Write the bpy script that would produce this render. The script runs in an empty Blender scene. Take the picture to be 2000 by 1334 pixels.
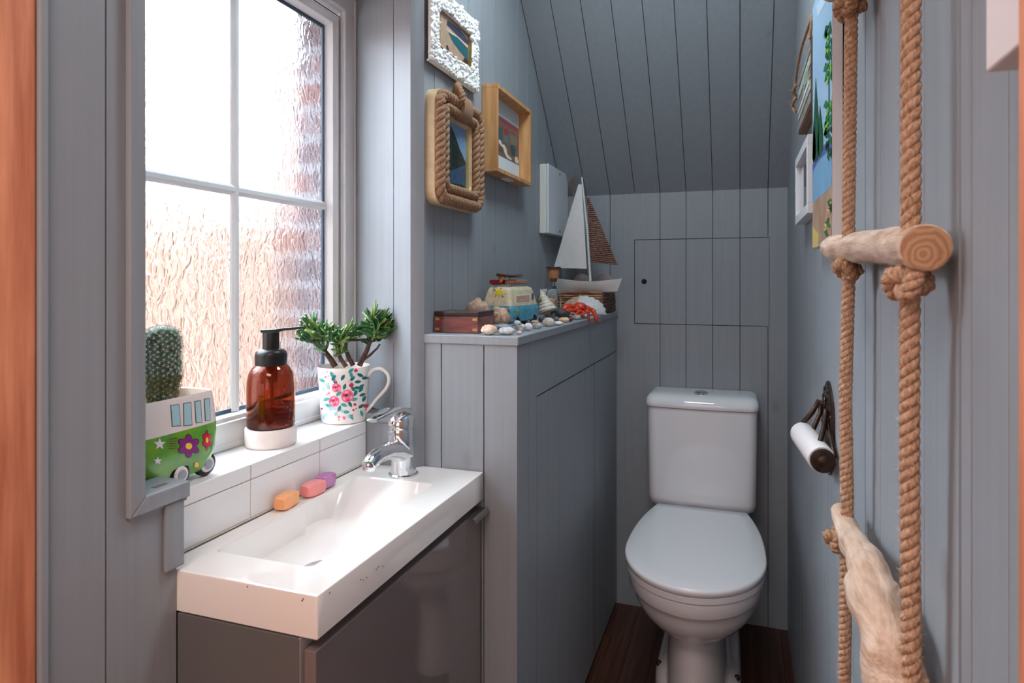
import bpy, bmesh, math, random
from mathutils import Vector, Euler, noise
from mathutils.bvhtree import BVHTree
C = bpy.context.scene.collection
SC = bpy.context.scene
PI = math.pi

# ---------------------------------------------------------------- camera, world, lights, exposure
TH = math.atan2(415, 1244); SN, CS = math.sin(TH), math.cos(TH)
H, FPX, CX, HY = 1.287, 1244.0, 1030.0, 547.0
cam = bpy.data.cameras.new('camera'); cam_o = bpy.data.objects.new('camera', cam); C.objects.link(cam_o)
cam.sensor_width = 36; cam.lens = 36 * FPX / 2000
cam.shift_x = (1000 - CX) / 2000; cam.shift_y = (HY - 667) / 2000
cam.clip_start = .02
cam_o.location = (0, 0, H); cam_o.rotation_euler = (PI / 2, 0, TH)
cam.dof.use_dof = True; cam.dof.focus_distance = 1.75; cam.dof.aperture_fstop = 13
SC.camera = cam_o
SC.view_settings.view_transform = 'Standard'; SC.view_settings.look = 'None'
SC.view_settings.gamma = 1; SC.view_settings.use_curve_mapping = False
SC.view_settings.exposure = 0.4

w = bpy.data.worlds.new('sky'); SC.world = w; w.use_nodes = True
w.node_tree.nodes['Background'].inputs[0].default_value = (.76, .89, 1, 1)
w.node_tree.nodes['Background'].inputs[1].default_value = 25.0

def area(name, loc, rot, sx, sy, power, col):
    l = bpy.data.lights.new(name, 'AREA'); l.shape = 'RECTANGLE'; l.size = sx; l.size_y = sy
    l.energy = power; l.color = col
    o = bpy.data.objects.new(name, l); o.location = loc; o.rotation_euler = rot; C.objects.link(o); return o
port = area('window_portal', (-1.04, 1.02, 1.47), (0, -PI / 2, 0), 1.0, .8, 1, (1, 1, 1))
port.data.cycles.is_portal = True
area('hall_ceiling_lamp', (-.2, -.35, 2.36), (0, 0, 0), .9, .7, 18, (1, .82, .74))
area('hall_wall_lamp', (-.3, -1.15, 1.5), (PI / 2, 0, 0), 1.2, 1.2, 5, (1, .82, .75))

area('room_fill_light', (-.25, 1.4, 2.40), (0, 0, 0), .35, .35, 8, (.80, .93, 1))  # unseen overhead fill without a fixture, added to lift the dark interior

# ---------------------------------------------------------------- measuring helpers
def P(u, v, X=None, Y=None, Z=None, zc=None):
    a = (u - CX) / FPX; b = (HY - v) / FPX
    d = Vector((-SN + a * CS, CS + a * SN, b))
    if zc is None:
        if X is not None: zc = X / d.x
        elif Y is not None: zc = Y / d.y
        else: zc = (Z - H) / d.z
    return Vector((0, 0, H)) + d * zc
def ray(u, v):
    return P(u, v, zc=1.0) - Vector((0, 0, H))

# ---------------------------------------------------------------- materials
def lin(c):
    out = []
    for x in c:
        x = x / 255
        out.append(x / 12.92 if x <= .04045 else ((x + .055) / 1.055) ** 2.4)
    return (*out, 1)
MC = {}
def mat(name, col, rough=.5, metal=0, spec=.5, trans=0, ior=1.45, noise_amt=0, nscale=(20, 20, 20), col2=None,
        bump=0, bscale=None, coat=0, sheen=0, sss=0, emit=0):
    if name in MC: return MC[name]
    m = bpy.data.materials.new(name); m.use_nodes = True; nt = m.node_tree; b = nt.nodes['Principled BSDF']
    b.inputs['Base Color'].default_value = lin(col); b.inputs['Roughness'].default_value = rough
    b.inputs['Metallic'].default_value = metal; b.inputs['IOR'].default_value = ior
    b.inputs['Specular IOR Level'].default_value = spec
    b.inputs['Transmission Weight'].default_value = trans
    b.inputs['Coat Weight'].default_value = coat
    if sss:
        b.inputs['Subsurface Weight'].default_value = sss; b.inputs['Subsurface Scale'].default_value = .01
    if noise_amt or bump:
        tc = nt.nodes.new('ShaderNodeTexCoord'); mp = nt.nodes.new('ShaderNodeMapping')
        mp.inputs['Scale'].default_value = nscale
        nt.links.new(tc.outputs['Object'], mp.inputs[0])
        nz = nt.nodes.new('ShaderNodeTexNoise'); nz.inputs['Scale'].default_value = 1; nz.inputs['Detail'].default_value = 5
        nt.links.new(mp.outputs[0], nz.inputs[0])
        if noise_amt:
            c2 = lin(col2) if col2 else tuple([x * (1 - noise_amt) for x in lin(col)[:3]] + [1])
            rp = nt.nodes.new('ShaderNodeValToRGB')
            rp.color_ramp.elements[0].position = .32; rp.color_ramp.elements[1].position = .68
            rp.color_ramp.elements[0].color = c2; rp.color_ramp.elements[1].color = lin(col)
            nt.links.new(nz.outputs[0], rp.inputs[0]); nt.links.new(rp.outputs[0], b.inputs['Base Color'])
        if bump:
            src = nz
            if bscale:
                mp2 = nt.nodes.new('ShaderNodeMapping'); mp2.inputs['Scale'].default_value = bscale
                nt.links.new(tc.outputs['Object'], mp2.inputs[0])
                src = nt.nodes.new('ShaderNodeTexNoise'); src.inputs['Scale'].default_value = 1; src.inputs['Detail'].default_value = 4
                nt.links.new(mp2.outputs[0], src.inputs[0])
            bp = nt.nodes.new('ShaderNodeBump'); bp.inputs['Strength'].default_value = bump; bp.inputs['Distance'].default_value = .002
            nt.links.new(src.outputs[0], bp.inputs['Height']); nt.links.new(bp.outputs[0], b.inputs['Normal'])
    MC[name] = m; return m

def paint_mat(name, col, knots=True, rough=.52):
    """satin grey paint over pine boards: vertical grain and faint knots"""
    m = bpy.data.materials.new(name); m.use_nodes = True; nt = m.node_tree; b = nt.nodes['Principled BSDF']; L = nt.links
    b.inputs['Roughness'].default_value = rough; b.inputs['Specular IOR Level'].default_value = .4
    tc = nt.nodes.new('ShaderNodeTexCoord'); mp = nt.nodes.new('ShaderNodeMapping'); mp.inputs['Scale'].default_value = (90, 90, 2.5)
    L.new(tc.outputs['Object'], mp.inputs[0])
    nz = nt.nodes.new('ShaderNodeTexNoise'); nz.inputs['Scale'].default_value = 1; nz.inputs['Detail'].default_value = 5
    L.new(mp.outputs[0], nz.inputs[0])
    rp = nt.nodes.new('ShaderNodeValToRGB'); c = lin(col)
    rp.color_ramp.elements[0].position = .3; rp.color_ramp.elements[1].position = .7
    rp.color_ramp.elements[0].color = (*[x * .94 for x in c[:3]], 1); rp.color_ramp.elements[1].color = (*[min(1, x * 1.03) for x in c[:3]], 1)
    L.new(nz.outputs[0], rp.inputs[0]); out = rp.outputs[0]
    if knots:
        mk = nt.nodes.new('ShaderNodeMapping'); mk.inputs['Scale'].default_value = (4.2, 4.2, 2.6); L.new(tc.outputs['Object'], mk.inputs[0])
        vo = nt.nodes.new('ShaderNodeTexVoronoi'); vo.inputs['Scale'].default_value = 1; L.new(mk.outputs[0], vo.inputs[0])
        kr = nt.nodes.new('ShaderNodeValToRGB'); kr.color_ramp.elements[0].position = .02; kr.color_ramp.elements[1].position = .075
        kr.color_ramp.elements[0].color = (.3, .3, .3, 1); kr.color_ramp.elements[1].color = (0, 0, 0, 1)
        L.new(vo.outputs['Distance'], kr.inputs[0])
        mx = nt.nodes.new('ShaderNodeMix'); mx.data_type = 'RGBA'
        L.new(kr.outputs[0], mx.inputs[0]); L.new(out, mx.inputs[6]); mx.inputs[7].default_value = lin((104, 92, 80)); out = mx.outputs[2]
    L.new(out, b.inputs['Base Color'])
    bp = nt.nodes.new('ShaderNodeBump'); bp.inputs['Strength'].default_value = .10; bp.inputs['Distance'].default_value = .001
    L.new(nz.outputs[0], bp.inputs['Height']); L.new(bp.outputs[0], b.inputs['Normal'])
    return m

PAINT = paint_mat('grey painted boards', (146, 152, 158))
PAINTC = paint_mat('grey painted ceiling boards', (142, 151, 158), rough=.45)
UPVC = mat('white window plastic', (238, 240, 242), .25)
WHITE = mat('white ceramic', (236, 236, 238), .07, coat=.4)
TILE = mat('white tile', (232, 230, 230), .12)
CHROME = mat('chrome', (225, 228, 232), .06, 1)
DARK = mat('dark gap', (22, 20, 20), .8)

# ---------------------------------------------------------------- mesh builder
class MB:
    def __init__(s): s.v = []; s.f = []; s.m = []
    def add(s, vs, fs, mi=0):
        o = len(s.v); s.v += [Vector(p) for p in vs]
        for f in fs: s.f.append([i + o for i in f]); s.m.append(mi)
        return s
    def box(s, x0, x1, y0, y1, z0, z1, mi=0):
        vs = [(x, y, z) for z in (z0, z1) for y in (y0, y1) for x in (x0, x1)]
        return s.add(vs, [(0, 2, 3, 1), (4, 5, 7, 6), (0, 1, 5, 4), (2, 6, 7, 3), (0, 4, 6, 2), (1, 3, 7, 5)], mi)
    def obox(s, c, ax, ay, az, mi=0):
        c = Vector(c); ax, ay, az = Vector(ax), Vector(ay), Vector(az)
        vs = [c + ax * i + ay * j + az * k for k in (-1, 1) for j in (-1, 1) for i in (-1, 1)]
        return s.add(vs, [(0, 2, 3, 1), (4, 5, 7, 6), (0, 1, 5, 4), (2, 6, 7, 3), (0, 4, 6, 2), (1, 3, 7, 5)], mi)
    def loft(s, rings, mi=0, cap0=True, cap1=True, closed=True):
        n = len(rings[0]); vs = [p for r in rings for p in r]; fs = []
        for k in range(len(rings) - 1):
            for i in range(n if closed else n - 1):
                j = (i + 1) % n; fs.append((k * n + i, k * n + j, (k + 1) * n + j, (k + 1) * n + i))
        if cap0: fs.append(tuple(range(n - 1, -1, -1)))
        if cap1: fs.append(tuple((len(rings) - 1) * n + i for i in range(n)))
        return s.add(vs, fs, mi)
    def tube(s, pts, rad, n=10, mi=0, cap=True, flat=1.0, up=None):
        pts = [Vector(p) for p in pts]
        if not isinstance(rad, (list, tuple)): rad = [rad] * len(pts)
        rings = []; prev = Vector(up) if up else None
        for i, p in enumerate(pts):
            t = (pts[min(i + 1, len(pts) - 1)] - pts[max(i - 1, 0)]).normalized()
            if prev is None: prev = t.orthogonal()
            a = (prev - t * prev.dot(t))
            a = a.normalized() if a.length > 1e-6 else t.orthogonal().normalized()
            b = t.cross(a); prev = a
            rings.append([p + (a * math.cos(q) * flat + b * math.sin(q)) * rad[i] for q in [2 * PI * k / n for k in range(n)]])
        return s.loft(rings, mi, cap, cap)
    def lathe(s, prof, c, n=32, mi=0, axis=None, cap0=True, cap1=True, sx=1, sy=1):
        c = Vector(c); ax = Vector(axis or (0, 0, 1)).normalized()
        if abs(ax.z) > .999: a, b = Vector((1, 0, 0)), Vector((0, 1, 0))
        else: a = ax.orthogonal().normalized(); b = ax.cross(a)
        rings = [[c + ax * z + (a * math.cos(q) * sx + b * math.sin(q) * sy) * r for q in [2 * PI * k / n for k in range(n)]] for r, z in prof]
        return s.loft(rings, mi, cap0, cap1)
    def ell(s, c, r, n=14, m=9, mi=0, rot=None, fn=None):
        c = Vector(c); rings = []
        for j in range(m + 1):
            ph = PI * j / m; ph = min(max(ph, .02), PI - .02); ring = []
            for k in range(n):
                q = 2 * PI * k / n
                d = Vector((math.sin(ph) * math.cos(q), math.sin(ph) * math.sin(q), -math.cos(ph)))
                p = Vector((d.x * r[0], d.y * r[1], d.z * r[2]))
                if fn: p *= fn(d)
                if rot: p.rotate(rot)
                ring.append(c + p)
            rings.append(ring)
        return s.loft(rings, mi)
    def poly(s, pts, mi=0): return s.add(pts, [tuple(range(len(pts)))], mi)
    def bvh(s): return BVHTree.FromPolygons([tuple(p) for p in s.v], [tuple(f) for f in s.f])
    def patch(s, bvh, pts, mi, off=.0006, rings=3):
        """a painted shape lying on a curved surface: pts are pixels of its outline"""
        cam0 = Vector((0, 0, H)); cu = sum(p[0] for p in pts) / len(pts); cv = sum(p[1] for p in pts) / len(pts)
        def hit(u, v):
            d = ray(u, v).normalized(); h = bvh.ray_cast(cam0, d)
            if h[0] is None: return None
            nn = h[1] if h[1].dot(d) < 0 else -h[1]
            return h[0] + nn * off
        c = hit(cu, cv)
        if c is None: return s
        vs = [c]; fs = []; n = len(pts)
        for k in range(1, rings + 1):
            for p in pts:
                q = hit(cu + (p[0] - cu) * k / rings, cv + (p[1] - cv) * k / rings)
                if q is None or (q - c).length > .10: return s
                vs.append(q)
        for i in range(n):
            fs.append((0, 1 + i, 1 + (i + 1) % n))
            for k in range(rings - 1):
                a = 1 + k * n; b = a + n; fs.append((a + i, b + i, b + (i + 1) % n, a + (i + 1) % n))
        return s.add(vs, fs, mi)

def smoothpath(pts, k=6):
    pts = [Vector(p) for p in pts]; out = []
    for i in range(len(pts) - 1):
        p0, p1, p2, p3 = pts[max(i - 1, 0)], pts[i], pts[i + 1], pts[min(i + 2, len(pts) - 1)]
        for j in range(k):
            f = j / k; out.append(.5 * ((2 * p1) + (p2 - p0) * f + (2 * p0 - 5 * p1 + 4 * p2 - p3) * f * f + (3 * p1 - p0 - 3 * p2 + p3) * f ** 3))
    out.append(pts[-1]); return out
def wloc(o):
    p = Vector(o.location)
    while o.parent: o = o.parent; p += Vector(o.location)
    return p
def obj(name, mb, mats, parent=None, smooth=False, angle=40, bevel=0, seg=2, origin=None, label=None, sub=0):
    me = bpy.data.meshes.new(name)
    org = wloc(parent) if parent else Vector(origin or (0, 0, 0))
    me.from_pydata([tuple(p - org) for p in mb.v], [], mb.f)
    if not isinstance(mats, (list, tuple)): mats = [mats]
    for m in mats: me.materials.append(m)
    for i, p in enumerate(me.polygons): p.material_index = mb.m[i]
    bm = bmesh.new(); bm.from_mesh(me); bmesh.ops.recalc_face_normals(bm, faces=bm.faces) if not getattr(mb, 'keep', False) else None
    bm.to_mesh(me); bm.free()
    if smooth:
        me.polygons.foreach_set('use_smooth', [True] * len(me.polygons)); me.set_sharp_from_angle(angle=math.radians(angle))
    o = bpy.data.objects.new(name, me); C.objects.link(o)
    if parent: o.parent = parent
    else: o.location = org
    if bevel:
        b = o.modifiers.new('bevel', 'BEVEL'); b.width = bevel; b.segments = seg; b.limit_method = 'ANGLE'; b.angle_limit = math.radians(50); b.harden_normals = False
    if sub:
        b = o.modifiers.new('sub', 'SUBSURF'); b.levels = b.render_levels = sub
    if label: o['label'] = label
    return o
def thing(name, label, cat, loc, group=None):
    o = bpy.data.objects.new(name, None); o.empty_display_size = .05; C.objects.link(o); o.location = loc
    tag(o, label, cat, group); return o
def tag(o, label, cat, group=None):
    o['label'] = label; o['category'] = cat
    if group: o['group'] = group
    return o
def struct(name, mb, mats, **k):
    o = obj(name, mb, mats, **k)
    if not o.parent: o['kind'] = 'structure'
    return o
def boards(mb, O, U, V, lu, lv, seams, N, w=.003, d=.009, mi=0):
    """a run of boards along U with grooves at the seam distances; V is the length direction, N faces the room"""
    O, U, V, N = Vector(O), Vector(U).normalized(), Vector(V).normalized(), Vector(N)
    prof = [(0, 0)]; w0, d0 = w, d
    for s in sorted(seams, key=lambda q: q[0] if isinstance(q, tuple) else q):
        if isinstance(s, tuple): s, w, d = s
        else: w, d = w0, d0
        if s - w < .002 or s + w > lu - .002: continue
        prof += [(s - w / 2, 0), (s - w / 6, -d), (s + w / 6, -d), (s + w / 2, 0)]
    prof.append((lu, 0))
    vs = []; fs = []
    for a, n in prof:
        vs += [O + U * a + N * n, O + U * a + N * n + V * lv]
    for i in range(len(prof) - 1):
        f = (2 * i, 2 * i + 2, 2 * i + 3, 2 * i + 1)
        nn = (vs[f[1]] - vs[f[0]]).cross(vs[f[3]] - vs[f[0]])
        fs.append(f if nn.dot(N) > 0 else f[::-1])
    mb.add(vs, fs, mi); mb.keep = True; return mb
def seamrange(first, step, lo, hi):
    k0 = math.ceil((lo - first) / step); out = []
    while first + k0 * step < hi: out.append(first + k0 * step - lo); k0 += 1
    return out

# ---------------------------------------------------------------- the room
XL, XR, YB = -.692, .166, 2.522          # picture wall, rope wall, back wall
XP, XT, XW = -.789, -.8305, -.945        # near panel, tiles, window face
# back wall round the hatch
hx0, hx1, hz0, hz1 = -.3956, .1042, 1.114, 1.447
b = MB(); sp = .0985; ph = -.098
for x0, x1, z0, z1 in ((XL, hx0, 0, 1.66), (hx1, XR, 0, 1.66), (hx0, hx1, 0, hz0), (hx0, hx1, hz1, 1.66)):
    boards(b, (x0, YB, z0), (1, 0, 0), (0, 0, 1), x1 - x0, z1 - z0, seamrange(ph, sp, x0, x1), (0, -1, 0))
b.box(XL - .05, XR + .05, YB + .03, YB + .06, 0, 1.9, 1)  # near-black backing puts the shade of the hatch gap into colour
struct('wall_back', b, [PAINT, DARK])
t = thing('access_hatch', 'flush boarded hatch with a small dark finger hole in the wall above the toilet', 'hatch', (-.1457, YB, hz0))
b = MB(); g = .0026
boards(b, (hx0 + g, YB - .0006, hz0 + g), (1, 0, 0), (0, 0, 1), hx1 - hx0 - 2 * g, hz1 - hz0 - 2 * g, seamrange(ph, sp, hx0 + g, hx1 - g), (0, -1, 0))
obj('hatch_panel', b, PAINT, t)
b = MB(); b.lathe([(.0105, 0), (.0103, .0006), (.0001, .0007)], (-.357, YB - .0006, 1.281), 24, axis=(0, -1, 0)); obj('finger_hole', b, DARK, t, smooth=True)

# picture wall (behind the cupboard) with its corner moulding, splayed reveal, lintel
b = MB()
boards(b, (XL, 1.322, 0), (0, 1, 0), (0, 0, 1), YB - 1.322, 2.95, seamrange(1.372, .1, 1.322, YB), (1, 0, 0))
b.keep = True
struct('wall_left', b, PAINT)
RA, RB = Vector((-.7185, 1.30, 0)), Vector((XW, 1.425, 0))
b = MB(); U = RB - RA; L = U.length
boards(b, RA + Vector((0, 0, .97)), U, (0, 0, 1), L, 1.05, [L * .27], Vector((U.y, -U.x, 0)).normalized() * (-1 if U.y > 0 else 1) * (1 if True else 1), w=.003)
n = Vector((-U.y, U.x, 0)).normalized()
if n.y > 0: n = -n
b = MB(); boards(b, RA + Vector((0, 0, .97)), U, (0, 0, 1), L, 1.05, [L * .27], n)
struct('wall_reveal', b, PAINT)
b = MB(); c1 = Vector((XL, 1.322, 0)); mid = (RA + c1) / 2 + Vector((.004, -.004, 0))
pr = [RA + Vector((-.004, .004, 0)), RA, RA + Vector((.003, -.001, 0)), mid, c1 + Vector((.001, -.003, 0)), c1, c1 + Vector((-.02, .01, 0))]
b.loft([[p.copy() for p in pr], [p + Vector((0, 0, 2.6)) for p in pr]], 0, True, True)
struct('trim_1', b, PAINT, smooth=True)
# below sill end panel, and the wall carcass behind tiles
b = MB(); boards(b, (XT - .01, 1.30, 0), (1, 0, 0), (0, 0, 1), RA.x - XT + .012, .965, [], (0, -1, 0)); struct('wall_return', b, PAINT)
b = MB(); b.box(-.878, -.72, 1.293, 1.34, .957, .976)
o = struct('trim_2', b, PAINT, bevel=.003)
# outer wall body (brick outside, painted inside)
BR = bpy.data.materials.new('garden brick'); BR.use_nodes = True; nt = BR.node_tree
bt = nt.nodes.new('ShaderNodeTexBrick'); tc = nt.nodes.new('ShaderNodeTexCoord'); mp = nt.nodes.new('ShaderNodeMapping')
mp.inputs['Rotation'].default_value = (PI / 2, 0, 0); nt.links.new(tc.outputs['Object'], mp.inputs[0])
mp2 = nt.nodes.new('ShaderNodeSeparateXYZ'); cb = nt.nodes.new('ShaderNodeCombineXYZ')
nt.links.new(tc.outputs['Object'], mp2.inputs[0]); ad = nt.nodes.new('ShaderNodeMath'); ad.operation = 'ADD'
nt.links.new(mp2.outputs[0], ad.inputs[0]); nt.links.new(mp2.outputs[1], ad.inputs[1])
nt.links.new(ad.outputs[0], cb.inputs[0]); nt.links.new(mp2.outputs[2], cb.inputs[1]); nt.links.new(cb.outputs[0], bt.inputs[0])
bt.inputs['Scale'].default_value = 1; bt.inputs['Brick Width'].default_value = .22; bt.inputs['Row Height'].default_value = .075; bt.inputs['Mortar Size'].default_value = .012
bt.inputs['Color1'].default_value = lin((120, 88, 84)); bt.inputs['Color2'].default_value = lin((100, 93, 100)); bt.inputs['Mortar'].default_value = lin((134, 132, 138))
nt.links.new(bt.outputs[0], nt.nodes['Principled BSDF'].inputs['Base Color']); nt.nodes['Principled BSDF'].inputs['Roughness'].default_value = .9
b = MB()
b.box(-1.16, -1.0, 1.375, 2.9, 0, 2.9); b.box(-1.16, -1.0, -.2, .56, 0, 2.9)
b.box(-1.16, -1.0, .56, 1.375, 1.99, 2.9); b.box(-1.16, -1.0, .56, 1.375, 0, .95)
struct('wall_outer', b, BR)
b = MB(); b.box(-1.0, -.73, 1.45, 1.75, 0, 2.95); b.box(-1.0, XT - .006, .48, 1.45, 0, .93); b.box(-1.0, XP - .002, .3, 1.45, 2.02, 2.95)
struct('wall_core', b, PAINT)
# ledge + tiles
GROUT = mat('grout', (196, 186, 176), .8)
b = MB(); b.box(-.999, XT, .60, 1.296, .9302, .9565, 1)
for y0, y1 in ((.62, .742), (.744, .9235), (.926, 1.1215), (1.124, 1.294)):
    b.box(-.96, XT + .0008, y0, y1, .9302, .9575, 0)
struct('trim_3', b, [TILE, GROUT], bevel=.0015)
b = MB(); b.box(XT - .006, XT - .0012, .72, 1.296, .855, .9298, 1)
for y0, y1 in ((.72, .9235), (.926, 1.1215), (1.124, 1.295)):
    b.box(XT - .006, XT, y0, y1, .8615, .929, 0)
b.box(XT - .004, XT + .002, .73, 1.296, .8585, .8612, 1)
struct('wall_splashback', b, [TILE, GROUT], bevel=.0008)

# near left panel with window trim
b = MB()
boards(b, (XP, .531, 0), (0, 1, 0), (0, 0, 1), .669 - .531, 2.4, [.618 - .531], (1, 0, 0))
boards(b, (XP, .669, 0), (0, 1, 0), (0, 0, 1), .7278 - .669, .965, [], (1, 0, 0))
b.box(-.999, XP - .0045, .531, .6689, 0, 2.4); b.box(XT - .0, XP - .0045, .6689, .7278, 0, .9295)
b.add([(XP - .0046, .669, .96), (XP, .669, .96), (XP, .669, 2.4), (XP - .0046, .669, 2.4)], [(0, 3, 2, 1)])
b.add([(XP - .0046, .7278, 0), (XP, .7278, 0), (XP, .7278, .96), (XP - .0046, .7278, .96)], [(0, 3, 2, 1)])
struct('wall_window_side', b, PAINT)
b = MB()
z0, z1, y0, y1, ya = .963, .9875, .645, .744, .669
# L-shaped mitred moulding: upright and sill nosing
b.loft([[(XP, y0, z0), (XP + .010, y0 + .001, z0 + .001), (XP + .010, ya, z1), (XP, ya, z1)],
        [(XP, y1, z0), (XP + .010, y1, z0 + .001), (XP + .010, y1, z1), (XP, y1, z1)]])
b.loft([[(XP, y0, z0), (XP + .010, y0, z0), (XP + .010, ya, z1), (XP - .002, ya, z1)],
        [(XP, y0, 2.4), (XP + .010, y0, 2.4), (XP + .010, ya, 2.4), (XP - .002, ya, 2.4)]])
struct('trim_4', b, PAINT, bevel=.002)
b = MB(); b.box(-.842, XP + .003, .650, .744, .9577, .9875); 
b.box(-.806, -.797, .70, .722, .9874, .9879, 1)
struct('trim_5', b, [PAINT, mat('bare slot', (120, 104, 92), .8)], bevel=.001)
b = MB(); b.box(XP, XP + .0065, .7044, .7366, .865, .9625); struct('trim_6', b, PAINT, bevel=.002)
b = MB(); b.box(-.80, XP + .006, .531, .5415, 0, 2.4); struct('trim_7', b, PAINT, bevel=.002)

# rope wall
b = MB()
boards(b, (XR, .10, 0), (0, 1, 0), (0, 0, 1), YB - .10, 2.95, [s for s in seamrange(.992, .1, .10, YB) if abs(s + .10 - .992) > .01 and abs(s + .1 - .592) > .01] + [(.892, .004, .012), (.489, .006, .014), (.462, .003, .004)], (-1, 0, 0), w=.0018, d=.0016)
b2 = MB(); b2.v = b.v; 
struct('wall_right', b, PAINT)
# slope and flat ceiling
b = MB(); sl = Vector((0, -1, 1.122)).normalized(); nn = Vector((0, -1.122, -1)).normalized()
boards(b, (XL - .002, YB + .001, 1.6265), (1, 0, 0), sl, XR - XL + .004, 1.085, seamrange(ph, sp, XL - .002, XR + .002), nn)
struct('ceiling', b, PAINTC)
b = MB(); b.box(-1.0, XR + .02, .39, 1.80, 2.42, 2.46); struct('ceiling_flat', b, PAINTC)
# floor
FL = mat('dark red brown floorboards', (84, 52, 40), .32, noise_amt=.5, nscale=(70, 3, 20), col2=(52, 30, 24), bump=.2)
b = MB(); b.keep = True
boards(b, (-1.0, .3, 0), (1, 0, 0), (0, 1, 0), 1.2, 2.3, seamrange(-.2, .085, -1.0, .2), (0, 0, 1), w=.003, d=.002)
struct('floor', b, FL)
# door opening in bare wood
WOOD = mat('bare orange pine', (236, 160, 120), .55, noise_amt=.35, nscale=(60, 60, 4), col2=(190, 112, 80), bump=.5, bscale=(60, 60, 12))
b = MB(); b.box(-.99, XP + .001, .30, .5305, 0, 2.4)
rr = random.Random(5)
o = struct('trim_8', b, WOOD, bevel=.003)
b = MB(); b.box(.1355, .30, .16, .392, 0, 2.4); struct('trim_9', b, WOOD, bevel=.003)
b = MB(); b.box(-1.2, .5, .12, .31, 2.1, 2.9); struct('wall_over_door', b, PAINT)
HALL = mat('hall plaster', (226, 208, 198), .8)
b = MB(); b.box(-1.9, -.99, .12, .30, 0, 2.5); b.box(.30, 1.4, .12, .30, 0, 2.5); struct('wall_hall_front', b, HALL)
b = MB(); b.box(-1.95, -1.9, -1.6, .3, 0, 2.5); struct('wall_hall_left', b, HALL)
b = MB(); b.box(1.4, 1.45, -1.6, .3, 0, 2.5); struct('wall_hall_right', b, HALL)
b = MB(); b.box(-1.95, 1.45, -1.65, -1.6, 0, 2.5); struct('wall_hall_back', b, HALL)
b = MB(); b.box(-1.95, 1.45, -1.65, .45, 2.42, 2.5); struct('ceiling_hall', b, HALL)
b = MB(); b.box(-1.95, 1.45, -1.65, .3, -.05, 0); struct('floor_hall', b, mat('hall floor', (170, 120, 92), .5))

# ---------------------------------------------------------------- window
GL = bpy.data.materials.new('rippled glass'); GL.use_nodes = True; nt = GL.node_tree; N = nt.nodes; K = nt.links
for nd in list(N): N.remove(nd)
out = N.new('ShaderNodeOutputMaterial'); tr = N.new('ShaderNodeBsdfTransparent'); rf = N.new('ShaderNodeBsdfRefraction'); gl = N.new('ShaderNodeBsdfGlossy')
rf.inputs['IOR'].default_value = 1.35; rf.inputs['Roughness'].default_value = .18; gl.inputs['Roughness'].default_value = .05
tc = N.new('ShaderNodeTexCoord'); nz = N.new('ShaderNodeTexNoise'); nz.inputs['Scale'].default_value = 58; nz.inputs['Detail'].default_value = 1.2; nz.inputs['Distortion'].default_value = 1.2
mpg = N.new('ShaderNodeMapping'); mpg.inputs['Scale'].default_value = (1, 1.1, .62); K.new(tc.outputs['Object'], mpg.inputs[0]); K.new(mpg.outputs[0], nz.inputs[0])
bp = N.new('ShaderNodeBump'); bp.inputs['Strength'].default_value = 1; bp.inputs['Distance'].default_value = .005; K.new(nz.outputs[0], bp.inputs['Height'])
K.new(bp.outputs[0], rf.inputs['Normal']); K.new(bp.outputs[0], gl.inputs['Normal'])
m1 = N.new('ShaderNodeMixShader'); m1.inputs[0].default_value = .62; K.new(tr.outputs[0], m1.inputs[1]); K.new(rf.outputs[0], m1.inputs[2])
m2 = N.new('ShaderNodeMixShader'); m2.inputs[0].default_value = .04; K.new(m1.outputs[0], m2.inputs[1]); K.new(gl.outputs[0], m2.inputs[2]); K.new(m2.outputs[0], out.inputs[0])
gy0, gy1, gz0, gz1, gx = .742, 1.345, 1.018, 1.922, -.985
def frame(mb, x0, x1, ya, yb, za, zb, w, mi=0):
    """picture-frame ring of boxes in the YZ plane, w = member width (inside edge is ya+w...)"""
    mb.box(x0, x1, ya, yb, za, za + w, mi); mb.box(x0, x1, ya, yb, zb - w, zb, mi)
    mb.box(x0, x1, ya, ya + w, za + w, zb - w, mi); mb.box(x0, x1, yb - w, yb, za + w, zb - w, mi)
b = MB(); frame(b, -1.0, XW, gy0 - .08, 1.432, .9578, 2.02, .052); frame(b, -1.0, XW - .009, gy0 - .08, 1.432, .9578, 2.02, .060)
frame(b, XW - .002, XW + .003, gy0 - .08, 1.432, .9578, 2.02, .012)
w1 = struct('window_1', b, UPVC, bevel=.002)
b = MB(); frame(b, -.998, XW - .016, gy0 - .024, gy1 + .022, gz0 - .0, gz1 + .02, .0)
b = MB()
def ringloft(mb, steps, mi=0):
    rings = [[(x, ya, za), (x, yb, za), (x, yb, zb), (x, ya, zb)] for x, ya, yb, za, zb in steps]
    mb.loft(rings, mi, False, False)
e = .024
ringloft(b, [(-.998, gy0 - e, gy1 + e, gz0 - e, gz1 + e), (XW - .012, gy0 - e, gy1 + e, gz0 - e, gz1 + e), (XW - .010, gy0 - e + .004, gy1 + e - .004, gz0 - e + .004, gz1 + e - .004),
             (XW - .016, gy0 - .006, gy1 + .006, gz0 - .006, gz1 + .006), (gx + .004, gy0, gy1, gz0, gz1)])
obj('sash', b, UPVC, w1)
b = MB(); ringloft(b, [(gx + .0035, gy0 - .004, gy1 + .004, gz0 - .004, gz1 + .004), (gx + .0035, gy0 + .008, gy1 - .008, gz0 + .008, gz1 - .008), (gx - .002, gy0 + .008, gy1 - .008, gz0 + .008, gz1 - .008)])
obj('gasket', b, mat('dark blue gasket', (66, 84, 100), .5), w1)
b = MB(); ringloft(b, [(XW - .0085, gy0 - e - .0028, gy1 + e + .0028, gz0 - e - .0028, gz1 + e + .0028), (XW - .0085, gy0 - e, gy1 + e, gz0 - e, gz1 + e)])
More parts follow.
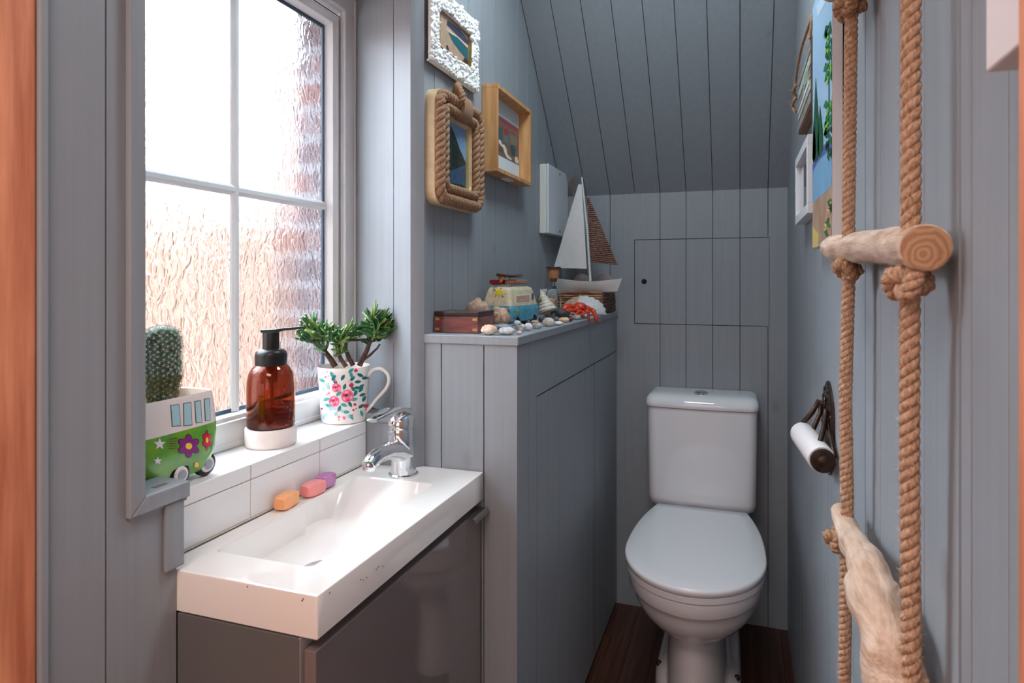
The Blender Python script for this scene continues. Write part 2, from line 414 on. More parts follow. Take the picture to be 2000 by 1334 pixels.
obj('seal', b, mat('black seal', (20, 22, 24), .6), w1)
ym, zm = 1.049, 1.472
b = MB()
def bar(mb, horiz):
    prof = [(-.012, 0), (-.010, .003), (-.004, .008), (.004, .008), (.010, .003), (.012, 0)]
    ends = (gy0 + .001, gy1 - .001) if horiz else (gz0 + .001, gz1 - .001)
    rings = [[(gx + .001 + h, e_, zm + a) if horiz else (gx + .0015 + h, ym + a, e_) for a, h in prof] for e_ in ends]
    mb.loft(rings)
bar(b, True); obj('glazing_bar', b, UPVC, w1)
b = MB(); bar(b, False); obj('glazing_bar', b, UPVC, w1)
b = MB(); b.poly([(gx, gy0 - .002, gz0 - .002), (gx, gy1 + .002, gz0 - .002), (gx, gy1 + .002, gz1 + .002), (gx, gy0 - .002, gz1 + .002)])
b.poly([(gx - .004, gy0 - .002, gz0 - .002), (gx - .004, gy0 - .002, gz1 + .002), (gx - .004, gy1 + .002, gz1 + .002), (gx - .004, gy1 + .002, gz0 - .002)]); b.keep = True
obj('pane', b, GL, w1)
# outside: a neighbouring peach wall and paving
NB = mat('peach rendered garden wall', (116, 88, 73), .9, noise_amt=.3, nscale=(5, 5, 9), col2=(104, 77, 63))
b = MB(); b.box(-2.4, -2.2, -2.5, 6, -.2, 1.53); o = obj('garden_wall', b, NB); tag(o, 'low peach garden wall seen blurred through the lower window panes', 'wall')
b = MB(); b.box(-3.1, -2.9, -2.5, 7, -.2, 2.35); o = obj('garden_wall', b, mat('pale rendered wall', (156, 124, 114), .9)); tag(o, 'taller pale pink garden wall beyond the low one, seen through the glass', 'wall')
b = MB(); b.box(-3.5, -1.16, -3, 6.5, -.25, -.2); struct('ground', b, mat('paving', (190, 180, 170), .9))

# ---------------------------------------------------------------- boxed cupboard along the picture wall
XC, YC, ZS = -.465, 1.322, 1.162
dz, dy0, dy1 = 1.007, 1.464, 2.112
t = thing('boxed_cupboard', 'tall grey boarded built-in cupboard topped by a shelf of shells and ornaments', 'cupboard', (-.578, 1.92, 0))
b = MB(); boards(b, (XL, YC, 0), (1, 0, 0), (0, 0, 1), XC - XL, ZS - .02, seamrange(-.5438, .105, XL, XC), (0, -1, 0)); b.keep = True
obj('end_panel', b, PAINT, t)
b = MB()
boards(b, (XC, YC, 0), (0, 1, 0), (0, 0, 1), dy0 - YC, ZS - .02, seamrange(1.402, .1, YC, dy0), (1, 0, 0), w=.002)
boards(b, (XC, dy0, dz), (0, 1, 0), (0, 0, 1), YB - dy0, ZS - .02 - dz, [], (1, 0, 0))
boards(b, (XC - .03, dy0 - .01, 0), (0, 1, 0), (0, 0, 1), YB - dy0, dz + .02, [], (1, 0, 0), mi=1)
obj('side_frame', b, [PAINT, DARK], t)
for y0, y1 in ((dy0 + .0025, dy1 - .0015), (dy1 + .0015, YB - .004)):
    b = MB(); boards(b, (XC - .0004, y0, .012), (0, 1, 0), (0, 0, 1), y1 - y0, dz - .012 - .003, seamrange(dy0 + .1, .1, y0, y1), (1, 0, 0), w=.002)
    d = obj('door', b, PAINT, t)
    if y0 < 2:
        b = MB(); p = P(1057, 808, X=XC); b.lathe([(.005, 0), (.005, .0006), (.0035, .0006)], (XC, p.y, p.z), 16, axis=(1, 0, 0))
        obj('finger_hole', b, mat('bare pine edge', (196, 120, 62), .6), d)
b = MB(); b.box(XL + .0005, XC + .004, YC - .004, YB - .001, ZS - .020, ZS); obj('shelf_top', b, PAINT, t, bevel=.002)

# ---------------------------------------------------------------- wash basin, tap, vanity
ZB = .858
def raypoly(poly, c, ang):
    d = Vector((math.cos(ang), math.sin(ang))); best = None
    for i in range(len(poly)):
        p, q = Vector(poly[i]), Vector(poly[(i + 1) % len(poly)]); e = q - p; r = p - c
        den = d.x * e.y - d.y * e.x
        if abs(den) < 1e-9: continue
        tt = (r.x * e.y - r.y * e.x) / den; uu = (r.x * d.y - r.y * d.x) / den
        if tt > 0 and -1e-6 <= uu <= 1 + 1e-6 and (best is None or tt < best): best = tt
    return c + d * best
def rrect(x0, x1, y0, y1, r, n=5):
    out = []
    for cx, cy, a0 in ((x1 - r, y1 - r, 0), (x0 + r, y1 - r, PI / 2), (x0 + r, y0 + r, PI), (x1 - r, y0 + r, 3 * PI / 2)):
        for k in range(n + 1): out.append((cx + r * math.cos(a0 + PI / 2 * k / n), cy + r * math.sin(a0 + PI / 2 * k / n)))
    return out
def inset(poly, d):
    n = len(poly); out = []; P2 = [Vector(p) for p in poly]
    for i in range(n):
        a, c, e = P2[i - 1], P2[i], P2[(i + 1) % n]
        n1 = Vector((-(c - a).y, (c - a).x)).normalized(); n2 = Vector((-(e - c).y, (e - c).x)).normalized()
        m = (n1 + n2); m = m / max(.35, m.length_squared) * 2 if m.length > 1e-6 else n1
        out.append(tuple(c + m * d))
    return out
outer = [(-.829, .729), (-.545, .729), (-.5435, .7305), (-.5435, 1.3185), (-.545, 1.3205), (-.6905, 1.3205), (-.7175, 1.2985), (-.829, 1.2985)]
i0 = rrect(-.7955, -.6035, .7975, 1.2115, .016); i1 = rrect(-.793, -.606, .800, 1.209, .014); i2 = rrect(-.791, -.609, .803, 1.204, .016); i3 = rrect(-.787, -.615, .811, 1.03, .03); i35 = rrect(-.789, -.612, .807, 1.08, .024); i4 = rrect(-.775, -.627, .825, .99, .03)
cc = Vector((-.70, .95))
angs = sorted({round(a, 6) for a in [2 * PI * k / 96 for k in range(96)] + [math.atan2(p[1] - cc.y, p[0] - cc.x) % (2 * PI) for q in (outer, i1, i3) for p in q]})
def ring(poly, z): return [Vector((*raypoly(poly, cc, a), z)) for a in angs]
b = MB(); oi = inset(outer, .0025); oi2 = inset(outer, .0008)
b.loft([ring(inset(outer, .012), .7965), ring(oi, .7965), ring(outer, .799), ring(outer, ZB - .003), ring(oi2, ZB - .0008), ring(oi, ZB), ring(inset(outer, .005), ZB), ring(i0, ZB), ring(i1, ZB), ring(i2, ZB - .004), ring(i35, .812), ring(i3, .803), ring(i4, .799)], 0, True, True)
for u, v, X_, Y_ in ((483, 1146, None, .7285), (590, 1173, None, .7285), (592, 1170, None, .7285), (704, 1132, -.543, None), (709, 1133, -.543, None), (716, 1128, -.543, None), (739, 1107, -.543, None), (748, 1106, -.543, None), (644, 1158, -.543, None), (735, 1112, -.543, None)):
    p = P(u, v, X=X_, Y=Y_)
    b.ell(p, (.0007 if Y_ is None else .0012, .0007 if Y_ else .0012, .0011), 7, 5, 1)
basin = obj('wash_basin', b, [mat('basin ceramic', (236, 232, 228), .08, coat=.5), mat('brown chip', (120, 80, 72), .8)], smooth=True, angle=38, origin=(-.69, 1.02, .7965))
tag(basin, 'slim white ceramic wash basin with small chips, set on a grey vanity below the window', 'basin')
b = MB(); b.lathe([(.0, 0), (.031, 0), (.033, .002), (.031, .0045), (.026, .0055), (.0, .0055)], (-.668, .905, .7990), 36, cap0=False, cap1=False)
obj('drain', b, CHROME, basin, smooth=True)
# mixer tap
t = thing('mixer_tap', 'chrome single-lever mixer tap standing at the far end of the wash basin', 'tap', (-.703, 1.245, ZB))
tx, ty = -.703, 1.245
b = MB(); b.lathe([(.0325, 0), (.0325, .004), (.030, .0065), (.0295, .0065)], (tx, ty, ZB), 36); obj('base_ring', b, CHROME, t, smooth=True)
b = MB()
rings = []
for z, dy, r, rx in ((.0065, 0, .029, .0285), (.02, .000, .0285, .027), (.04, -.002, .027, .0245), (.06, -.008, .0265, .0245), (.078, -.012, .0275, .0260), (.10, -.014, .0280, .0265), (.106, -.014, .0265, .0250)):
    rings.append([Vector((tx + rx * math.cos(q), ty + dy + r * math.sin(q), ZB + z + .10 * 0)) for q in [2 * PI * k / 32 for k in range(32)]])
b.loft(rings)
sp_ = [Vector((tx, ty - .002, ZB + .050)), Vector((tx, ty - .035, ZB + .064)), Vector((tx, ty - .07, ZB + .070)), Vector((tx, ty - .105, ZB + .070)), Vector((tx, ty - .128, ZB + .065)), Vector((tx, ty - .140, ZB + .059))]
b.tube(sp_, [.026, .022, .0185, .0165, .0155, .0145], 20, flat=1.0, up=(0, 0, 1))
obj('body', b, CHROME, t, smooth=True, angle=50)
b = MB(); b.lathe([(.0125, 0), (.0125, .012), (.0105, .015), (.009, .0135)], (tx, ty - .136, ZB + .062), 24, axis=(0, -.25, -1)); obj('aerator', b, CHROME, t, smooth=True)
b = MB(); rings = []
for z, dy, r in ((.1065, -.013, .0275), (.112, -.013, .0290), (.124, -.012, .0285), (.134, -.009, .025), (.140, -.004, .016), (.142, -.002, .008)):
    rings.append([Vector((tx + r * .92 * math.cos(q), ty + dy + r * math.sin(q), ZB + z)) for q in [2 * PI * k / 32 for k in range(32)]])
b.loft(rings)
lp = [Vector((tx, ty + .014, ZB + .128)), Vector((tx, ty - .005, ZB + .143)), Vector((tx, ty - .035, ZB + .151)), Vector((tx, ty - .07, ZB + .152)), Vector((tx, ty - .105, ZB + .149)), Vector((tx, ty - .128, ZB + .146))]
wd = [.020, .0265, .0250, .021, .016, .012]
rings = []
for i, (p, w_) in enumerate(zip(lp, wd)):
    th = (.010, .009, .007, .0055, .0048, .004)[i]
    rings.append([p + Vector((w_ * math.cos(q), 0, th * math.sin(q))) for q in [2 * PI * k / 20 for k in range(20)]])
b.loft(rings); obj('lever', b, CHROME, t, smooth=True, angle=60)
# vanity
GV = mat('grey gloss lacquer', (118, 110, 110), .10, coat=.6); GS = mat('grey melamine side', (98, 98, 98), .45)
t = thing('vanity_unit', 'glossy taupe grey vanity cupboard under the wash basin with one slab door', 'vanity', (-.68, 1.02, 0))
b = MB(); b.box(XP + .001, -.571, .7285, 1.319, .10, .7955); obj('carcass', b, [GS], t, bevel=.001)
b = MB(); b.box(-.5735, -.5708, .7287, 1.318, .10, .7957); obj('edge_strip', b, mat('pale edge strip', (170, 170, 172), .4), t)
b = MB(); b.box(-.5665, -.5475, .731, 1.3185, .10, .7805); d = obj('door', b, GV, t, bevel=.0015)
p0, p1 = P(895, 1043, X=-.546), P(940, 1008, X=-.546)
b = MB(); ya, yb = p0.y, 1.312
prof = [(-.0475 - .5, 0)]
pr = [(-.549, .7805), (-.549, .783), (-.534, .783), (-.529, .780), (-.5275, .772), (-.5295, .772), (-.531, .778), (-.535, .7803)]
b.loft([[Vector((x, y, z)) for x, z in pr] for y in (yb - .075, yb)]); obj('handle', b, mat('brushed steel', (170, 172, 175), .25, 1), d)

# soap bars
def soap(name, label, col, c, s, yaw, pitch=0):
    b = MB(); n = 24; rings = []
    from mathutils import Euler
    R = Euler((pitch, 0, yaw))
    for k in range(9):
        f = k / 8 * 2 - 1; sc = (1 - abs(f) ** 5) ** .4 if abs(f) < 1 else .35; sc = max(sc, .74)
        rg = []
        for i in range(n):
            q = 2 * PI * i / n; e = .42
            x = math.copysign(abs(math.cos(q)) ** e, math.cos(q)) * s[0] * sc; z = math.copysign(abs(math.sin(q)) ** e, math.sin(q)) * s[2] * sc
            v = Vector((x, f * s[1], z)); v *= 1 + .02 * noise.noise(v * 90 + Vector(c) * 5); v.rotate(R); rg.append(Vector(c) + v)
        rings.append(rg)
    b.loft(rings); o = obj(name, b, mat('soap ' + name + label[:6], col, .45, sss=.3, noise_amt=.12, nscale=(60, 60, 60), bump=.3), smooth=True, angle=60, origin=(c[0], c[1], c[2] - s[2]))
    return tag(o, label, 'soap', 'soap bars on the basin rim')
soap('soap_bar', 'orange soap bar on the basin rim, lying apart from the pink one', (246, 172, 120), (-.812, .998, ZB + .0135), (.0145, .026, .0135), .12)
soap('soap_bar', 'pink soap bar on the basin rim between the orange and purple bars', (240, 150, 146), (-.808, 1.072, ZB + .0135), (.0145, .025, .0135), -.1)
soap('soap_bar', 'purple soap bar on the basin rim, furthest from the orange one', (190, 130, 180), (-.8135, 1.120, ZB + .0145), (.0145, .021, .0140), .05)

# ---------------------------------------------------------------- sill: amber dispenser
t = thing('soap_dispenser', 'amber glass foam soap pump bottle with white base and black pump on the sill', 'soap dispenser', (-.892, 1.049, .9575))
c = Vector((-.892, 1.049, .9577))
AMB = mat('amber glass', (186, 112, 66), .03, trans=1, ior=1.45)
b = MB(); b.lathe([(.046, 0), (.048, .002), (.0488, .006), (.0488, .034), (.0478, .0365), (.0455, .0365)], c, 48); obj('white_sleeve', b, mat('matte white rubber', (240, 226, 222), .5), t, smooth=True)
b = MB(); pro = [(.0445, .0367), (.0455, .040), (.0460, .06), (.0460, .115), (.0450, .130), (.0415, .145), (.035, .155), (.0295, .160), (.0285, .163)]
b.lathe(pro + [(r - .0022, z) for r, z in pro[::-1][:-1]] + [(.0425, .0390), (.0001, .0390)], c, 48, cap1=False); b.add([], [])
b.lathe([(.0001, .0367), (.0445, .0367)], c, 48, cap0=False, cap1=False)
obj('bottle', b, AMB, t, smooth=True, angle=60)
b = MB(); b.lathe([(.0001, .0395), (.0430, .0395), (.0434, .042), (.0434, .082), (.0001, .082)], c, 48, cap0=False, cap1=False); obj('liquid_soap', b, mat('amber liquid', (170, 104, 64), .02, trans=.9, ior=1.33), t, smooth=True, angle=50)
BK = mat('black plastic', (22, 22, 24), .35)
b = MB(); b.lathe([(.0300, .160), (.0305, .162), (.0305, .179), (.0290, .186), (.0235, .1905), (.0165, .192)], c, 40)
pz = c + Vector((0, 0, .19))
b.lathe([(.0160, .19), (.0160, .2235), (.0155, .2245)], c, 32); pm = obj('pump', b, BK, t, smooth=True)
b = MB(); dr = Vector((.75, -.10, 0)).normalized(); dr = Vector((CS, SN, 0)); sd = Vector((0, 0, 1)).cross(dr)
st = c + Vector((0, 0, .2245)) - dr * .020
b.loft([[st + dr * a + sd * y + Vector((0, 0, z)) for y, z in ((-w_, zl), (w_, zl), (w_ * .95, zh), (-w_ * .95, zh))] for a, w_, zl, zh in ((0, .006, .002, .0045), (.006, .015, 0, .006), (.035, .0155, .0005, .0075), (.05, .010, .004, .0095), (.088, .0065, .0075, .0125))])
obj('nozzle', b, BK, pm, bevel=.001)
b = MB(); b.tube([c + Vector((0, 0, .16)), c + Vector((.002, .003, .06))], .0035, 10); b.lathe([(.013, 0), (.013, .028), (.008, .034)], c + Vector((0, 0, .126)), 20)
obj('dip_tube', b, mat('clear tube', (230, 170, 110), .2, trans=.6), t, smooth=True)

# ---------------------------------------------------------------- floral mug with a jade plant
t = thing('potted_succulent', 'finger-leaved jade plant growing in a white floral china mug on the sill', 'potted plant', (-.882, 1.283, .9575))
c = Vector((-.882, 1.283, .9577)); b = MB()
pro = [(.046, 0), (.050, .001), (.0525, .008), (.0545, .04), (.0565, .08), (.0592, .115), (.0602, .1275), (.0595, .129), (.0583, .1275), (.0565, .11), (.054, .095), (.0001, .095)]
b.lathe(pro, c, 64, cap1=False); bv = b.bvh()
def blob(cx, cy, rx, ry, n=10, rot=0, jag=.15, sd=0):
    r_ = random.Random(sd + int(cx * 7 + cy)); o = []
    for k in range(n):
        q = 2 * PI * k / n; j = 1 + r_.uniform(-jag, jag); x = rx * math.cos(q) * j; y = ry * math.sin(q) * j
        o.append((cx + x * math.cos(rot) - y * math.sin(rot), cy + x * math.sin(rot) + y * math.cos(rot)))
    return o
def Z4(x, y): return (600 + x / 8.894, 690 + y / 8.894)
def leafpx(x, y, l, w_, rot): 
    u, v = Z4(x, y); l *= 1.3 / 8.894; w_ *= 1.35 / 8.894; o = []
    for a, h in ((-1, 0), (-.5, .8), (0, 1), (.5, .7), (1, 0), (.5, -.7), (0, -1), (-.5, -.8)):
        o.append((u + a * l * math.cos(rot) - h * w_ * math.sin(rot), v + a * l * math.sin(rot) + h * w_ * math.cos(rot)))
    return o
lv = [(195, 360, 1), (430, 370, 1), (460, 425, 2), (260, 470, 1), (620, 420, 2), (760, 300, 1), (765, 380, 1), (785, 440, 2), (920, 380, 2), (1000, 430, 2), (880, 495, 2), (870, 600, 2), (930, 630, 2), (800, 620, 2), (840, 690, 2), (940, 575, 2),
      (650, 580, 2), (550, 700, 1), (820, 800, 1), (745, 885, 2), (960, 720, 2), (985, 790, 2), (935, 920, 2), (945, 1045, 1), (560, 960, 2), (640, 900, 1), (335, 800, 1), (370, 910, 1), (240, 840, 0), (460, 960, 0), (680, 1020, 1), (730, 1100, 0), (770, 1110, 1),
      (320, 1060, 0), (280, 1100, 0), (500, 1050, 0), (400, 960, 0), (290, 620, 0), (200, 640, 0), (370, 590, 0), (1020, 1000, 2), (600, 1000, 0), (490, 500, 2), (350, 540, 0)]
r_ = random.Random(8)
for x, y, k in lv: b.patch(bv, leafpx(x, y, 48 if k else 34, 22, r_.uniform(-1.3, 1.3)), 1 + k if k else 4, .0005, 2)
# slots: 0 china 1 - 2 teal 3 dark teal 4 pale blue 5 pink 6 red 7 dark red 8 pale pink
def rose(x, y, r, dark=True):
    u, v = Z4(x, y); r /= 8.894
    b.patch(bv, blob(u, v, r, r, 12, 0, .08), 5, .0007, 3)
    for k in range(6):
        q = k * PI / 3 + .3; b.patch(bv, blob(u + .62 * r * math.cos(q), v + .62 * r * math.sin(q), r * .27, r * .16, 7, q + PI / 2, .2, k), 6 if k % 2 else 8, .0009, 2)
    b.patch(bv, blob(u - r * .08, v - r * .12, r * .36, r * .26, 8, .3, .25), 7, .0010, 2)
    b.patch(bv, blob(u + r * .05, v + r * .05, r * .18, r * .1, 6, .3, .25), 8, .0012, 1)
rose(695, 745, 112); rose(470, 835, 92); rose(510, 600, 80)
for x, y, r, m_ in ((765, 550, 38, 6), (840, 300, 32, 6), (825, 890, 26, 6), (800, 985, 22, 6), (845, 960, 12, 6), (255, 960, 18, 7), (1010, 920, 36, 6), (1030, 850, 24, 6), (555, 1105, 24, 5), (645, 1120, 32, 5), (490, 480, 18, 5), (150, 430, 28, 5),
                    (280, 340, 22, 8), (345, 320, 20, 8), (370, 390, 18, 8), (320, 415, 20, 5), (270, 390, 16, 8), (1055, 450, 16, 5), (735, 480, 24, 8), (240, 1035, 14, 8), (790, 1070, 12, 6), (350, 715, 28, 8), (380, 690, 16, 5), (550, 1155, 10, 6), (130, 380, 14, 5), (1025, 980, 20, 7)):
    u, v = Z4(x, y); b.patch(bv, blob(u, v, r / 8.894, r / 8.894, 8, 0, .25), m_, .0008, 1)
CHN = mat('bone china', (244, 240, 236), .12, coat=.4)
fm = [CHN, CHN, mat('teal print', (60, 168, 160), .3), mat('dark teal print', (22, 112, 112), .3), mat('pale blue print', (176, 212, 220), .3), mat('pink print', (238, 112, 146), .3), mat('red print', (214, 44, 82), .3), mat('crimson print', (140, 14, 50), .3), mat('pale pink print', (246, 186, 200), .3)]
mug = obj('mug', b, fm, t, smooth=True, angle=50)
hd = Vector((CS, SN, 0))
hp = [(-.004, .103), (.010, .118), (.028, .121), (.043, .110), (.047, .094), (.040, .074), (.024, .052), (.008, .032), (-.006, .016)]
b = MB(); b.tube(smoothpath([c + hd * (.0585 + a if z > .06 else .0545 + a) + Vector((0, 0, z)) for a, z in hp], 4), .0053, 14, flat=.8, up=(0, 0, 1)); obj('handle', b, CHN, mug, smooth=True, angle=60)
b = MB(); b.lathe([(.0001, .1), (.0555, .099), (.056, .096)], c, 32, cap0=False, cap1=False); obj('soil', b, mat('potting grit', (196, 184, 172), .9, noise_amt=.4, nscale=(300, 300, 300), bump=1), t)
ST = mat('woody stem', (96, 70, 60), .8, noise_amt=.4, nscale=(200, 200, 120), bump=.6)
LF = mat('jade leaf', (74, 128, 66), .35, noise_amt=.55, nscale=(55, 55, 55), col2=(30, 78, 48), spec=.5)
LF2 = mat('young jade leaf', (140, 164, 84), .35, noise_amt=.4, nscale=(70, 70, 70))
bs, bl = MB(), MB(); r_ = random.Random(21)
def leaf(base, d, l, mi):
    d = d.normalized(); side = d.orthogonal().normalized(); crv = Vector((0, 0, 1)) * l * .18
    pts = [base, base + d * l * .35 + crv * .1, base + d * l * .7 + crv * .5, base + d * l + crv]
    rw = r_.uniform(.0026, .0042) * (l / .026) ** .5
    bl.tube(pts, [rw * .55, rw * .9, rw, rw * .62], 6, mi, flat=.6)
def zz(u, v, d=0): return P(u, v, zc=(1.4975 + d))
stems = [([(655, 716), (645, 700), (634, 686), (620, 672), (606, 664)], .0062, 0), ([(676, 716), (666, 702), (660, 690), (662, 672), (668, 656)], .0048, -.02), ([(690, 714), (682, 700), (675, 682), (676, 664), (688, 650)], .0052, .01),
         ([(702, 714), (708, 700), (716, 686), (722, 668), (734, 650), (742, 634)], .0060, .015), ([(708, 704), (722, 694), (737, 680), (742, 672)], .003, .015), ([(676, 664), (700, 664), (718, 662)], .003, .01), ([(634, 686), (640, 672), (642, 656)], .0035, -.01), ([(722, 668), (740, 662), (752, 656)], .003, .02)]
for pts, r, d in stems:
    pp = [zz(u, v, d) for u, v in pts]; bs.tube(pp, [r * 1.15 * (1 - .45 * k / (len(pp) - 1)) for k in range(len(pp))], 8)
clusters = [(605, 664, 26, .033, 0), (610, 645, 22, .030, 0), (628, 655, 18, .026, -.02), (642, 662, 16, .024, -.03), (662, 668, 20, .026, -.03), (672, 656, 20, .027, -.01), (690, 652, 14, .026, .01), (697, 655, 8, .022, .02), (738, 636, 30, .030, .015), (730, 630, 22, .030, .01), (750, 642, 24, .030, .02), (735, 655, 18, .026, .0), (748, 657, 14, .024, .02), (722, 668, 8, .02, .02), (634, 684, 8, .022, -.02), (665, 688, 10, .020, -.03)]
for u, v, n, l, d in clusters:
    base = zz(u, v, d)
    for k in range(int(n * 1.5)):
        q = r_.uniform(0, 2 * PI); e = r_.uniform(-.25, 1.15)
        dd = Vector((math.cos(q) * math.cos(e), math.sin(q) * math.cos(e), math.sin(e)))
        out_ = Vector((CS, SN, 0)) * (.75 if u > 705 else (-.75 if u < 635 else 0)) * r_.uniform(.2, 1.0)
        if base.x + dd.x * l < -.935: dd.x = abs(dd.x)
        leaf(base + Vector((r_.uniform(-1, 1), r_.uniform(-1, 1), r_.uniform(-1, 1))) * .006, dd + out_, l * r_.uniform(.85, 1.5), 1 if r_.random() < .28 else 0)
obj('stem', bs, ST, t, smooth=True); obj('foliage', bl, [LF, LF2], t, smooth=True)

# ---------------------------------------------------------------- camper van planter with cactus
t = thing('potted_cactus', 'spiny column cactus in a green and white camper van shaped planter on the sill', 'potted plant', (-.887, .79, .9575))
b = MB(); NN = 72
def vring(z, hx, hy, e=.42, cx=-.886, cy=.784):
    o = []
    for k in range(NN):
        q = 2 * PI * k / NN
        o.append(Vector((cx + math.copysign(abs(math.cos(q)) ** e, math.cos(q)) * hx, cy + math.copysign(abs(math.sin(q)) ** e, math.sin(q)) * hy, z)))
    return o
pr = [(.968, .030, .060), (.970, .036, .070), (.978, .041, .077), (1.00, .0455, .084), (1.03, .0475, .087), (1.048, .0475, .087), (1.08, .0455, .083), (1.098, .0440, .080), (1.1015, .0425, .0785), (1.1, .0405, .0765), (1.085, .040, .076), (1.085, .001, .002)]
b.loft([vring(*p) for p in pr], 0, True, False)
# green lower half
for i, m_ in enumerate(b.m):
    zc_ = sum(b.v[j].z for j in b.f[i]) / len(b.f[i])
    if zc_ < 1.0475 and zc_ > .96: b.m[i] = 1
bv = b.bvh()
def S2(x, y): return (260 + x / 3.706, 600 + y / 3.706)
def rectpx(pts): return [S2(x, y) for x, y in pts]
def poly_dense(pts, n=3):
    o = []
    for i in range(len(pts)):
        a, c_ = pts[i], pts[(i + 1) % len(pts)]
        for k in range(n): o.append((a[0] + (c_[0] - a[0]) * k / n, a[1] + (c_[1] - a[1]) * k / n))
    return o
def outline(pts, g=4):
    cx = sum(p[0] for p in pts) / len(pts); cy = sum(p[1] for p in pts) / len(pts)
    return [(x + (g if x > cx else -g), y + (g if y > cy else -g)) for x, y in pts]
for w4 in ([(272, 712), (330, 707), (342, 855), (284, 862)], [(365, 697), (415, 692), (424, 850), (368, 856)], [(446, 683), (485, 678), (495, 830), (456, 835)], [(514, 667), (549, 662), (556, 815), (524, 820)]):
    b.patch(bv, poly_dense(rectpx(outline(w4))), 4, .0004); b.patch(bv, poly_dense(rectpx(w4)), 3, .0007)
def flower(cx, cy, r, n, mi, sq=1.0, mc=6):
    o = []
    for k in range(n * 6):
        q = 2 * PI * k / (n * 6); rr_ = r * (.62 + .38 * abs(math.sin(q * n / 2)))
        o.append(S2(cx + rr_ * math.cos(q) * sq, cy + rr_ * math.sin(q)))
    oo = [((x - S2(cx, cy)[0]) * 1.06 + S2(cx, cy)[0], (y - S2(cx, cy)[1]) * 1.06 + S2(cx, cy)[1]) for x, y in o]
    b.patch(bv, oo, 4, .0004); b.patch(bv, o, mi, .0007)
    b.patch(bv, [S2(cx + r * .3 * math.cos(q) * sq, cy + r * .3 * math.sin(q)) for q in [2 * PI * k / 12 for k in range(12)]], mc, .0010, 1)
flower(400, 1005, 82, 6, 5); flower(532, 962, 68, 6, 7, .5); flower(456, 1140, 66, 5, 8, .85)
def star(cx, cy, r):
    o = []
    for k in range(10):
        q = PI * k / 5 - PI / 2; rr_ = r if k % 2 == 0 else r * .42; o.append(S2(cx + rr_ * math.cos(q), cy + rr_ * math.sin(q)))
    b.patch(bv, poly_dense(o, 2), 2, .0007, 2)
star(190, 990, 46); star(176, 1112, 32)
b.patch(bv, poly_dense(rectpx([(250, 945), (322, 940), (322, 1032), (252, 1038)])), 9, .0004)
for k in range(5): b.patch(bv, poly_dense(rectpx([(258, 952 + 17 * k), (316, 948 + 17 * k), (316, 951 + 17 * k), (258, 956 + 17 * k)])), 4, .0008, 1)
pm_ = [mat('cream glaze', (236, 224, 218), .15, coat=.3), mat('green glaze', (118, 172, 40), .15, coat=.3, noise_amt=.25, nscale=(30, 30, 30), col2=(88, 150, 60)), mat('white glaze', (240, 232, 230), .2), mat('pale blue glaze', (170, 206, 214), .2), mat('black glaze line', (26, 34, 30), .3),
       mat('purple glaze', (132, 44, 128), .2), mat('yellow glaze', (240, 200, 60), .2), mat('red glaze', (196, 24, 66), .2), mat('blue glaze', (88, 152, 200), .2), mat('olive glaze', (110, 150, 50), .2)]
pot = obj('planter', b, pm_, t, smooth=True, angle=45)
for cy in (.786, .846):
    for sx_ in (-1, 1):
        b = MB(); wx = .037 if cy < .8 else .030
        b.lathe([(.0175, -.008), (.0195, -.005), (.0195, .004), (.018, .006), (.0135, .0065)], (-.886 + sx_ * wx, cy, .9775), 28, axis=(sx_, 0, 0), mi=0)
        b.lathe([(.0135, .0064), (.012, .0085), (.0001, .0092)], (-.886 + sx_ * wx, cy, .9775), 24, axis=(sx_, 0, 0), mi=1, cap1=False)
        b.lathe([(.0085, .0088), (.0075, .0105), (.0001, .0108)], (-.886 + sx_ * wx, cy, .9775), 20, axis=(sx_, 0, 0), mi=2, cap1=False)
        obj('wheel', b, [mat('black glaze', (22, 22, 26), .2), pm_[2], mat('grey glaze', (160, 166, 176), .2)], pot, smooth=True, angle=50)
b = MB(); p = P(281, 890, zc=.985); b.ell(p, (.012, .012, .016), 20, 14); obj('headlamp', b, pm_[2], pot, smooth=True)
b = MB(); b.loft([vring(1.086, .041, .077), vring(1.089, .030, .060), vring(1.09, .001, .001)], 0, False, True); obj('soil', b, mat('dry compost', (150, 130, 110), .95, noise_amt=.4, nscale=(260, 260, 260), bump=1), t)
b = MB(); sp2 = MB(); cb_ = Vector((-.886, .790, 1.088)); r_ = random.Random(4)
hgt, R0 = .125, .0245
def cact(zf):  # radius along the height
    return R0 * (.80 + .26 * min(1, zf * 3.2)) * (1 if zf < .82 else math.sqrt(max(0, 1 - ((zf - .82) / .18) ** 2)) * .98 + .02)
rings = []; nr, ns = 70, 60
for j in range(nr + 1):
    zf = j / nr; R = cact(zf); rg = []
    for k in range(ns):
        q = 2 * PI * k / ns; l1 = math.sin(7 * q + zf * 30); l2 = math.sin(7 * q - zf * 30)
        bmp = .0022 * (max(0, l1 * .5 + .5) * max(0, l2 * .5 + .5)) ** .8 * (R / R0)
        rg.append(cb_ + Vector(((R + bmp) * math.cos(q), (R + bmp) * math.sin(q), zf * hgt)))
    rings.append(rg)
b.loft(rings); obj('cactus_body', b, mat('cactus flesh', (66, 96, 60), .6, noise_amt=.4, nscale=(150, 150, 90), col2=(38, 66, 48)), t, smooth=True, angle=180)
